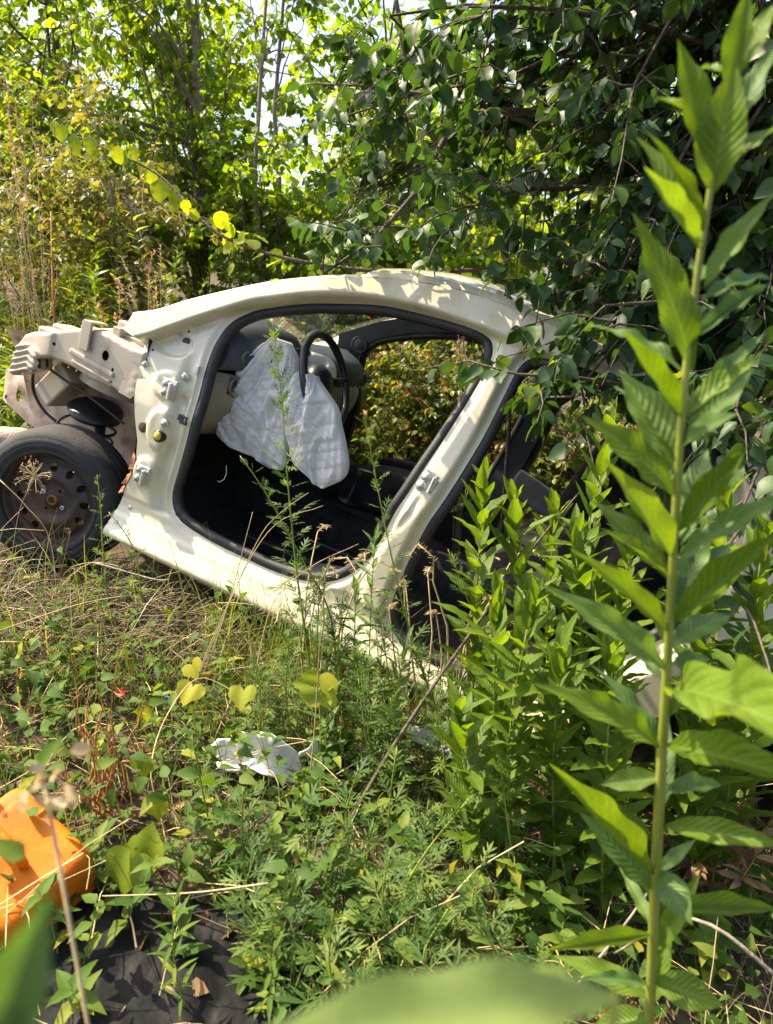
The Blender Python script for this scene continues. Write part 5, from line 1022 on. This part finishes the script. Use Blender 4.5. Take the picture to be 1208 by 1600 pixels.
# broad bright fleabane stems in front of the rear door opening
def lm(prof, mat, specs, nl=10, nw=4, serr=.1, ns=11):
    out = []
    for f_, d_, w_ in specs:
        V, F, UV = leaf_grid(prof, nl, nw, f_, d_, w_, serr, ns); out.append(mdata('leaf', V, F, G[mat], uv=UV))
    return out
MF = lm(broadlance, 'fleabane', ((.35, .10, .10), (.25, .25, .18), (.5, -.08, .08), (.3, .4, .15)))
ML = lm(lance, 'blue', ((.3, .15, .12), (.2, .4, .15), (.4, .0, .08)))
FB = [  # top pixel, distance, label
    (757, 742, 1.78, 'bright leafy stem just right of the centre pillar foot, tallest of its row'),
    (800, 778, 1.72, 'second bright leafy stem right of the centre pillar foot'),
    (868, 795, 1.80, 'bright leafy stem in the middle of the rear door opening'),
    (898, 838, 1.62, 'fresh green stem with a forked tip before the rear door opening'),
    (930, 905, 1.55, 'shaded leafy stem between the forked stem and the tall blurred stalk'),
    (962, 660, 1.72, 'backlit leafy stem rising left beside the tall blurred stalk'),
    (1000, 800, 1.66, 'glowing leafy stem right behind the tall blurred stalk'),
    (838, 925, 1.50, 'leafy stem standing low in the middle of the bright clump'),
    (775, 935, 1.58, 'leafy stem at the left front of the bright clump'),
    (715, 1112, 1.42, 'short bright rosette stem in the middle of the weeds'),
    (880, 1010, 1.40, 'front stem of the bright clump with drooping lower leaves'),
    (1120, 905, 1.70, 'leafy stem right of the tall blurred stalk before the car tail'),
    (1140, 770, 1.50, 'leafy stem hiding the rear quarter panel'),
    (1195, 820, 1.45, 'leafy stem rising at the right edge'),
    (1090, 860, 1.50, 'leafy stem close behind the tall blurred stalk'),
    (1180, 960, 1.55, 'leafy stem at the right edge before the car tail'),
    (960, 1000, 1.35, 'shaded stem low beside the tall blurred stalk')]
for k_, (u, v, Y, lb) in enumerate(FB):
    b0, tp = ground_at(u, v, Y); b0 = b0 + np.array([rgw.normal(0.04, .04), rgw.normal(0, .03), 0]); b0[2] = float(gz(b0[0], b0[1])); h = tp[2] - b0[2]
    weed('leafy_stem', lb, 'weed', b0, h, int(26 + 28 * h), .12, 1300 + k_, MF, group='bright leafy stems before the car tail', lean=(tp[0] - b0[0], tp[1] - b0[1]), rad=.0042, spiral=True, el=.75, tipup=.55)
# narrower leaved stems at the foot of the centre pillar
for k_, (u, v, Y, lb) in enumerate(((575, 838, 1.86, 'narrow leaved green stem before the foot of the centre pillar'), (545, 905, 1.80, 'narrow leaved stem before the sill left of the pillar foot'), (625, 1000, 1.72, 'narrow leaved stem under the pillar foot'), (500, 1080, 1.62, 'narrow leaved stem beside the yellow lobed leaf'))):
    b0, tp = ground_at(u, v, Y); h = tp[2] - b0[2]
    weed('narrow_leaved_stem', lb, 'weed', b0, h, int(16 + 44 * h), .075, 1400 + k_, ML, lean=(.02, 0), rad=.003, spiral=True, el=.45, tipup=.6, wsc=.9)

# mugwort
MM = [mdata('leaf', V_, T_MUG[1], G['mugwort']) for V_ in (T_MUG[0], T_MUG[0] * np.array([1, 1, -1.4]) + np.array([0, 0, .02]), T_MUG[0] * np.array([.75, 1, 1.6]))]
MUG = [  # stem pixels bottom-up, distance, leaf, pairs
    ([(500, 1150), (480, 1010), (462, 880), (447, 720), (440, 620), (425, 498)], 1.80, .090, 42, 'tall thin mugwort standing before the driver door opening'),
    ([(520, 980), (470, 870), (415, 770), (375, 712)], 1.84, .065, 16, 'side shoot of mugwort leaning left before the dark floor'),
    ([(672, 1090), (640, 985), (612, 870), (590, 760), (568, 640)], 1.88, .07, 26, 'thin mugwort stem before the centre pillar'),
    ([(752, 1080), (745, 990), (725, 920), (700, 858)], 1.78, .085, 18, 'mugwort before the black rear floor'),
    ([(165, 900), (160, 850), (158, 800), (152, 742)], 2.42, .055, 12, 'small mugwort between tyre and sill'),
    ([(215, 880), (200, 840), (170, 800)], 2.36, .06, 9, 'mugwort spreading over the front end of the sill'),
    ([(560, 1560), (600, 1450), (660, 1340), (735, 1245)], 1.12, .085, 18, 'mugwort with a sunlit tip in the lower middle'),
    ([(470, 1560), (500, 1450), (520, 1360), (545, 1290)], 1.15, .09, 14, 'bluish mugwort below the middle of the picture'),
    ([(420, 1580), (430, 1500), (450, 1430), (470, 1370)], 1.05, .085, 12, 'mugwort rising right of the black plastic sheet'),
    ([(640, 1580), (640, 1500), (650, 1440), (650, 1390)], 1.05, .085, 12, 'mugwort in shade above the blurred leaf'),
    ([(440, 1500), (360, 1420), (330, 1300), (300, 1150)], 1.25, .07, 16, 'slanting mugwort stem left of the middle'),
    ([(720, 1320), (700, 1230), (690, 1150), (680, 1080)], 1.45, .085, 14, 'dark mugwort under the rear sill'),
    ([(590, 1290), (580, 1220), (570, 1140), (560, 1060)], 1.55, .08, 14, 'dark mugwort in the middle below the sill'),
    ([(820, 1400), (800, 1330), (790, 1260), (780, 1180)], 1.30, .08, 12, 'shaded mugwort under the bright leafy stems')]
rgm = np.random.default_rng(61)
for (u, v, Y, lb) in ((500, 895, 1.80, 'feathery mugwort before the sill, next to the tall thin one'), (535, 930, 1.76, 'feathery mugwort before the rear end of the front sill'), (592, 950, 1.74, 'feathery mugwort at the foot of the centre pillar'), (452, 985, 1.72, 'feathery mugwort under the sill drain hole'), (645, 1010, 1.70, 'feathery mugwort before the rear sill'),
                      (405, 1040, 1.70, 'feathery mugwort left under the sill'), (560, 1010, 1.62, 'dense mugwort in the middle below the pillar foot'), (610, 1090, 1.55, 'dense mugwort right of the lobed yellow leaves'), (700, 1040, 1.62, 'mugwort left of the bright leafy stems')):
    b_, t_ = at(u, v, Y), None; zb = float(gz(b_[0], b_[1])); vb = v + (b_[2] - zb) * FOC / Y * .9
    MUG.append(([(u + rgm.normal(15, 20), vb), (u + rgm.normal(8, 12), (v + vb) / 2), (u, v)], Y, .088, 24, lb))
for (u, v, lb) in ((470, 1240, 'low mugwort left of the slanting branch foot'), (560, 1200, 'low mugwort right of the slanting branch foot'), (610, 1330, 'leafy mugwort in the lower middle shade'), (520, 1420, 'leafy mugwort above the blurred leaf, left'), (700, 1420, 'leafy mugwort above the blurred leaf, right'),
                   (760, 1330, 'mugwort beside the rosette stem'), (400, 1330, 'mugwort beyond the black sheet edge'), (620, 1170, 'shaded mugwort below the pillar foot'), (840, 1480, 'mugwort at the bottom right of the middle'), (570, 1500, 'mugwort right behind the blurred leaf'), (380, 1230, 'mugwort behind the yellow heart leaves'), (670, 1250, 'mugwort below the sunlit tip')):
    r = ray(u, v); Y = (1.2 - 0.10) / -r[2] * r[1] * .86
    MUG.append(([(u + rgm.normal(0, 25), v + 150), (u + rgm.normal(0, 15), v + 80), (u, v)], Y, .095, 11, lb))
for k_, (px, Y, lf, nl_, lb) in enumerate(MUG):
    rg = np.random.default_rng(1500 + k_); W3 = np.array([at(u, v, Y + .02 * j) for j, (u, v) in enumerate(px)]); b0 = W3[0].copy(); b0[2] = min(float(gz(b0[0], b0[1])), W3[0][2]); 
    P = spline(np.concatenate([[b0], W3]) if W3[0][2] - b0[2] > .02 else W3, .02) - b0
    o = thing('mugwort', lb, 'weed', tuple(b0)); V, F = tube(P, np.linspace(.0042, .0012, len(P)), 6); obj('stem', V, F, M['greenstem'], o)
    ph = rg.uniform(0, 6.28)
    for j in range(nl_ * 2):
        q = .12 + .86 * (j + .5) / (nl_ * 2); p = P[int(q * (len(P) - 1))]; ph += 2.4; e = .35 + .7 * max(0, q - .6) + rg.normal(0, .2)
        place(o, MM[rg.integers(3)], b0 + p, (math.cos(ph) * math.cos(e), math.sin(ph) * math.cos(e), math.sin(e)), (-.5 * math.cos(ph), -.5 * math.sin(ph), 1), 1.45 * lf * rg.uniform(.7, 1.15) * (1.05 - .66 * q), base=b0)
        if q > .8:
            place(o, MM[2], b0 + p, (math.cos(ph + 2) * .5, math.sin(ph + 2) * .5, 1), (-math.cos(ph), -math.sin(ph), .5), lf * .5, base=b0)
# whorled sunlit shoot over the sheet
b0, tp = ground_at(275, 1400, .98)
weed('whorled_shoot', 'sunlit shoot with whorls of narrow leaves over the black sheet', 'weed', b0, max(.12, tp[2] - b0[2]), 26, .055, 1600, lm(narrow, 'weed', ((.3, .2, .1), (.3, .4, .1)), 5, 2, 0), rad=.0022, spiral=True, el=.5, tipup=.6)
b0, tp = ground_at(430, 1470, 1.0)
weed('whorled_shoot', 'pale shoot in shade right of the sheet', 'weed', b0, max(.12, tp[2] - b0[2]), 20, .06, 1601, lm(narrow, 'weed', ((.3, .2, .1), (.3, .4, .1)), 5, 2, 0), rad=.0022, spiral=True, el=.5, tipup=.6)

# climber with heart shaped yellow leaves
def heart(n=40, torn=0, seed=0, lobed=0):
    t = np.linspace(0, 2 * math.pi, n, endpoint=False); x = .5 * np.sin(t) ** 3 * 1.02; y = (13 * np.cos(t) - 5 * np.cos(2 * t) - 2 * np.cos(3 * t) - np.cos(4 * t)) / 32
    out = np.stack([x, -(y - .15) + 0.02], 1)[::-1]; rg = np.random.default_rng(seed)
    if lobed: out = out * (1 + .09 * np.abs(np.sin(np.arctan2(out[:, 0], out[:, 1] - .2) * 3.5)))[:, None]
    out = out * (1 + .03 * rg.normal(0, 1, n))[:, None]
    P, F = panel(out, [], .09); z = .10 * np.abs(P[:, 0]) + .05 * np.sin(P[:, 0] * 9 + seed) - .25 * np.clip(P[:, 1], 0, 1) ** 2
    return np.stack([P[:, 0], P[:, 1], z], 1), F
MH = [mdata('leaf', *heart(seed=s_, lobed=l_), G['yellow']) for s_, l_ in ((1, 0), (2, 0), (3, 1), (4, 1))]
cb, _ = ground_at(255, 1330, 1.30); cl = thing('heart_leaved_climber', 'climber with bright yellow heart shaped leaves above the orange canister', 'climber', tuple(cb))
pth = np.array([cb, at(262, 1330, 1.28), at(250, 1270, 1.33), at(236, 1200, 1.38), at(260, 1120, 1.5), at(310, 1060, 1.62), at(375, 1085, 1.62)])
V, F = tube(spline(pth, .02) - cb, .0016, 5); obj('stem', V, F, M['straw'], cl)
for (u, v, Y, s, m_, ax_) in ((222, 1190, 1.36, .062, 0, (.1, -.3, -1)), (243, 1255, 1.31, .064, 1, (.15, -.3, -1)), (205, 1345, 1.18, .10, 2, (-.2, -.5, -.7)), (228, 1335, 1.2, .09, 2, (.1, .3, .9)), (380, 1080, 1.60, .072, 3, (-.1, -.7, -.6)), (300, 1040, 1.7, .06, 3, (.4, -.6, -.5)), (300, 1075, 1.66, .075, 2, (-.3, -.6, -.5)), (225, 1110, 1.6, .05, 0, (.2, -.1, -1)), (262, 960, 1.9, .05, 3, (.3, -.5, .4)), (30, 1015, 1.7, .05, 1, (.5, -.7, .1))):
    place(cl, MH[m_], at(u, v, Y), ax_, (-.3, -1, .45), s, base=cb)
cb, _ = ground_at(500, 1110, 1.62); cl = thing('lobed_leaf_climber', 'pair of broad yellow-green lobed leaves before the sill', 'climber', tuple(cb))
V, F = tube(np.array([(0, 0, 0), (0, 0, at(490, 1075, 1.62)[2] - cb[2])]), .002, 5); obj('stem', V, F, M['greenstem'], cl)
for (u, v, ax_, s) in ((488, 1070, (-.8, -.3, .25), .075), (498, 1076, (.75, -.5, -.5), .095)): place(cl, MH[3], at(u, v, 1.62), ax_, (0, -.9, .8), s, base=cb)

# dry stalks crossing the sill, and grass with bleached seed heads
ST = [([(235, 1240), (330, 1010), (400, 850), (440, 800), (482, 770)], 1.9), ([(262, 1180), (340, 980), (420, 830), (505, 790)], 1.95), ([(375, 1100), (420, 960), (480, 890), (560, 850)], 1.75), ([(300, 1100), (352, 960), (395, 800)], 2.0),
      ([(12, 1010), (16, 900), (30, 800), (55, 745)], 2.2), ([(90, 1120), (85, 960), (110, 830)], 2.1), ([(0, 750), (40, 790), (80, 850), (92, 1000)], 2.2), ([(470, 1300), (488, 1180), (500, 1000), (505, 930)], 1.5), ([(0, 985), (120, 945), (200, 930)], 1.9), ([(420, 1380), (300, 1395), (160, 1400)], 1.05),
      ([(230, 1330), (175, 1130), (200, 950)], 1.5), ([(120, 1190), (100, 1100), (60, 1000)], 1.6)]
SL = ['bleached grass stalk bending over the sill, longest of them', 'second bleached stalk bending over the sill', 'green-gold stalk before the sill end', 'short dry stalk against the sill', 'pale stalk carrying the dried flower head before the wheel', 'reddish stalk below the wheel', 'dry stalk kinked before the wheel', 'thin pale stalk in the middle below the sill hole', 'straw lying across the left weeds', 'long pale straw lying over the black sheet', 'upright rusty stalk above the canister', 'dry leaning stalk in the sunny left patch']
for k_, ((px, Y), lb) in enumerate(zip(ST, SL)):
    P = np.array([at(u, v, Y) for u, v in px]); P[0][2] = min(P[0][2], float(gz(P[0][0], P[0][1])) + .01) if px[0][1] > 1000 and k_ not in (8, 9) else P[0][2]; b0 = P[0].copy(); S_ = spline(P - b0, .03)
    o = thing('dry_stalk', lb, 'stalk', tuple(b0)); V, F = tube(S_, np.linspace(.0020, .0009, len(S_)), 5); obj('stem', V, F, M['redstraw' if k_ in (5, 10) else 'straw'], o)
    if k_ == 4:
        top = S_[-1]; n = 30; rg = np.random.default_rng(9); d = nrm(rg.normal(0, 1, (n, 3)) + np.array([0, -.2, .5])) * rg.uniform(.03, .06, (n, 1)); V, F = tubes(bez(np.repeat(top[None], n, 0), top + d, d * .1 + np.array([0, 0, .01]), 4, .001, rg), np.ones((n, 4)) * .0009, 3); obj('umbel_rays', V, F, M['straw'], o)
        Q = np.repeat(top + d, 5, 0) + rg.normal(0, .004, (n * 5, 3)); V, F, T = scatter(T_NARROW, Q, rg.normal(0, 1, Q.shape), rg.normal(0, 1, Q.shape), rg.uniform(.006, .014, len(Q))); obj('seeds', V, F, G['seed'], o, tint=T)
for k_, (u, v, Y, lean, n, lb) in enumerate(((470, 1010, 1.95, (.12, -.02), 8, 'bleached seed heads fanning out before the floor of the car'), (690, 1000, 1.95, (.04, -.02), 12, 'drooping fine seed heads behind the centre pillar foot'), (640, 1010, 1.98, (-.10, 0), 6, 'pale seed heads before the lower centre pillar'))):
    b0, _ = ground_at(u, v, Y); h = at(u, 800 if k_ != 1 else 850, Y)[2] - b0[2]
    spray('seed_grass', lb, 'grass', b0, n, h * .92, .13, T_NARROW, .017, 'seed', 46, 'straw', 1700 + k_, True, None, .75, lean, .6)
# reddish dry stems above the canister
b0, _ = ground_at(170, 1290, 1.42); spray('dry_weed', 'bunch of rusty orange dry stems behind the canister', 'weed', b0, 16, .34, .09, T_NARROW, .03, 'dead', 5, 'redstraw', 1750, None, None, .1)
# branch lying slantwise across the weeds
P = np.array([at(520, 1330, 1.35), at(600, 1190, 1.5), at(665, 1090, 1.58), at(735, 990, 1.66), at(830, 860, 1.78), at(905, 770, 1.86)]); b0 = P[0].copy()
o = thing('slanting_branch', 'thin brown branch slanting up across the weeds to the rear door opening', 'branch', tuple(b0)); S_ = spline(P - b0, .03); V, F = tube(S_, np.linspace(.0055, .0026, len(S_)), 8); obj('stem', V, F, M['bark'], o)
for k_, (px, lb) in enumerate((([(1230, 1540, .95), (1120, 1450, 1.0), (1050, 1440, 1.05), (960, 1490, 1.1)], 'grey dead twig at the lower right behind the stalk'), ([(850, 1600, .9), (950, 1480, 1.05), (1030, 1370, 1.15)], 'bleached stick leaning at the lower right'), ([(150, 880, 2.3), (240, 905, 2.25), (262, 905, 2.2)], 'brown stick on the ground below the sill front'))):
    P = np.array([at(*q) for q in px]); b0 = P[0].copy(); o = thing('dead_twig', lb, 'twig', tuple(b0)); S_ = spline(P - b0, .03); V, F = tube(S_, np.linspace(.004, .002, len(S_)), 6); obj('stem', V, F, M['palebark'], o)
# curled dead leaves right of the stalk
b0, _ = ground_at(1150, 1010, 1.55); spray('withered_weed', 'withered brown curled leaves below the car tail', 'weed', b0 + np.array([0, 0, 0]), 9, .38, .12, T_LANCE, .07, 'dead', 16, 'redstraw', 1760, None, None, .1, a0=.45)

# ------------------------------------------------------------------ tall stalk close to the camera
Yp = .66
SP = [(1012, 1680), (1015, 1600), (1028, 1300), (1045, 1000), (1068, 620), (1108, 310), (1150, 120), (1168, 40)]
W3 = np.array([at(u, v, Yp) for u, v in SP]); b0 = W3[0].copy(); b0[2] = float(gz(b0[0], b0[1])); b0[:2] += (-.02, .03)
stalk = thing('tall_stalk', 'tall leafy green stalk rising close to the camera on the right', 'weed', tuple(b0))
S_ = spline(np.concatenate([[b0], W3]) - b0, .02); V, F = tube(S_, np.interp(np.linspace(0, 1, len(S_)), [0, .5, 1], [.0062, .0058, .0022]), 10); obj('stem', V, F, M['greenstem'], stalk)
MT = lm(lambda t: .5 * np.sin(np.pi * np.clip(t, 0, 1) ** .88) ** 1.15 + .012, 'fleabane', ((.16, .12, .04), (.10, .26, .06), (.24, -.10, .05)), 30, 6, .035, 15)
MT2 = lm(lambda t: .5 * np.sin(np.pi * np.clip(t, 0, 1) ** .88) ** 1.15 + .012, 'blue', ((.16, .14, .05), (.1, .30, .07)), 30, 6, .035, 15)
TL = [(1113, 305, 1143, 115, 75, -.02, 0), (1125, 250, 1204, 40, 42, .02, 1), (1106, 260, 1058, 90, 50, .02, 0), (1140, 150, 1165, -10, 40, -.02, 0), (1150, 120, 1200, 0, 40, .0, 0), (1098, 395, 1000, 282, 46, -.03, 0), (1100, 380, 1014, 215, 46, .03, 0),
      (1082, 580, 1030, 355, 66, -.02, 0), (1100, 450, 1190, 310, 40, -.02, 1), (1095, 470, 1215, 395, 34, .04, 1), (1085, 530, 1200, 430, 34, .05, 1), (1066, 655, 968, 530, 42, -.02, 0), (1060, 735, 985, 585, 78, .03, 1), (1056, 775, 960, 652, 72, -.02, 0),
      (1066, 695, 1130, 645, 52, -.05, 1), (1075, 660, 1185, 500, 36, .03, 1), (1072, 690, 1170, 568, 58, .05, 1), (1066, 850, 1095, 695, 66, .05, 1), (1056, 880, 975, 735, 60, -.03, 0), (1052, 910, 950, 780, 50, .04, 0), (1062, 830, 1165, 712, 52, -.02, 0), (1060, 870, 1215, 757, 44, -.04, 1),
      (1056, 945, 1135, 845, 62, .05, 1), (1052, 975, 1208, 850, 60, -.03, 0), (1048, 992, 925, 868, 44, -.02, 0), (1044, 1050, 918, 924, 58, -.03, 1), (1050, 1040, 1110, 1022, 40, .03, 1), (1050, 1010, 1140, 940, 60, .04, 1), (1036, 1170, 900, 1064, 66, -.03, 0), (1044, 1100, 1120, 1080, 40, .04, 1),
      (1040, 1165, 1230, 1195, 70, -.16, 0), (1047, 1080, 1240, 1040, 100, -.30, 0), (1036, 1215, 952, 1228, 50, .03, 0), (1036, 1290, 1210, 1312, 52, -.06, 0), (1036, 1240, 1130, 1215, 46, .05, 1), (1024, 1370, 850, 1214, 48, -.02, 0), (1022, 1390, 930, 1282, 74, .01, 1), (1030, 1360, 1072, 1425, 64, -.05, 1),
      (1022, 1460, 864, 1490, 38, -.03, 0), (1026, 1420, 1215, 1412, 48, .03, 0), (1018, 1560, 895, 1490, 58, .02, 0), (1020, 1530, 1120, 1570, 76, -.03, 0), (1020, 1590, 930, 1600, 60, .02, 0)]
for k_, (u0, v0, u1, v1, wpx, dy, kd) in enumerate(TL):
    a = at(u0, v0, Yp); e = at(u1, v1, Yp + dy); d = e - a; L = float(np.linalg.norm(d)); wid = wpx * Yp / FOC / L * .80
    tocam = CAM - a; up = np.array([0, 0, 1.0]) * .5 + nrm(tocam) * rgw.uniform(.5, 1.0) + np.array([-.3, 0, 0]) * (1 if u1 > u0 else -1) * .6
    place(stalk, (MT2 if kd else MT)[k_ % 2 if kd else k_ % 3], a, d, up, L * 1.10, base=b0, wscale=wid)
rgs = np.random.default_rng(88)                                     # more leaves round the stem, behind and between
for k in range(34):
    q = .16 + .82 * k / 33; p = S_[int(q * (len(S_) - 1))] + b0; a = 2.4 * k + .6; e = .75 + rgs.normal(0, .2); ca, sa = math.cos(a), math.sin(a)
    if sa < -.5: sa = -sa
    place(stalk, (MT2 if k % 2 else MT)[k % 2], p, (ca * math.cos(e), sa * math.cos(e), math.sin(e)), (-.5 * ca, -.5 * sa - .4, .8), rgs.uniform(.055, .115), base=b0, wscale=rgs.uniform(.18, .26))
# leaves almost touching the lens: two low weeds in front of the photographer
G['pale'] = leafmat('leaf_pale', [(0.0, (0.20, 0.30, 0.08)), (1.0, (0.24, 0.33, 0.10))], 0.5, (1.3, 1.3, 0.5), 0.6, 0.3, 'random')
MP = lm(lambda t: .5 * np.sin(np.pi * np.clip(t, 0, 1) ** .88) ** .9 + .012, 'pale', ((.1, .05, .05),), 16, 6, 0)
def lens_weed(name, label, leaves, base):
    b = np.asarray(base, float); b[2] = float(gz(b[0], b[1])); o = thing(name, label, 'weed', tuple(b))
    top = leaves[0][0]; V, F = tube(spline(np.array([b, b * .5 + np.array(top) * .5 + np.array([.01, 0, 0]), np.array(top)]), .03) - b, np.linspace(.004, .0018, len(spline(np.array([b, b * .5 + np.array(top) * .5 + np.array([.01, 0, 0]), np.array(top)]), .03))), 6); obj('stem', V, F, M['greenstem'], o)
    for a, e, w_, up in leaves:
        d = np.asarray(e) - np.asarray(a); L = float(np.linalg.norm(d)); place(o, (MP if 'big' in label else MT2)[0], a, d, up, L, base=b, wscale=w_ / L)
lens_weed('lens_weed', 'big blurred leaf across the bottom edge', [(at(960, 1556, .16), at(330, 1640, .125), .022, (0, -.2, 1)), (at(960, 1556, .16), at(700, 1510, .2), .008, (0, -.4, 1))], (.14, .28, 0))
lens_weed('lens_weed', 'blurred blue-green leaf at the lower left corner', [(at(-60, 1700, .14), at(75, 1425, .15), .020, (.5, -1, .4)), (at(-60, 1700, .14), at(30, 1500, .15), .016, (-.2, -1, .5))], (-.18, .2, 0))
b0, tp = ground_at(70, 1225, .42); o = thing('blurred_seed_weed', 'out of focus brownish seed cluster above the canister', 'weed', tuple(b0)); q = tp - b0
V, F = tube(np.array([(0, 0, 0), q * .5 + np.array([.01, 0, 0]), q]), .0016, 5); obj('stem', V, F, M['straw'], o)
rg = np.random.default_rng(5); Q = q + rg.normal(0, .011, (26, 3)); V, F, T = scatter(T_MID, Q, rg.normal(0, 1, Q.shape), rg.normal(0, 1, Q.shape), rg.uniform(.008, .018, 26)); obj('seed_heads', V, F, G['seed'], o, tint=T)
for (u, v, e_) in ((40, 1340, (-.03, 0, .02)), (60, 1200, (.02, 0, .03))): place(o, MW[0], at(u, v, .42), e_, (0, -.5, 1), .03, base=b0)
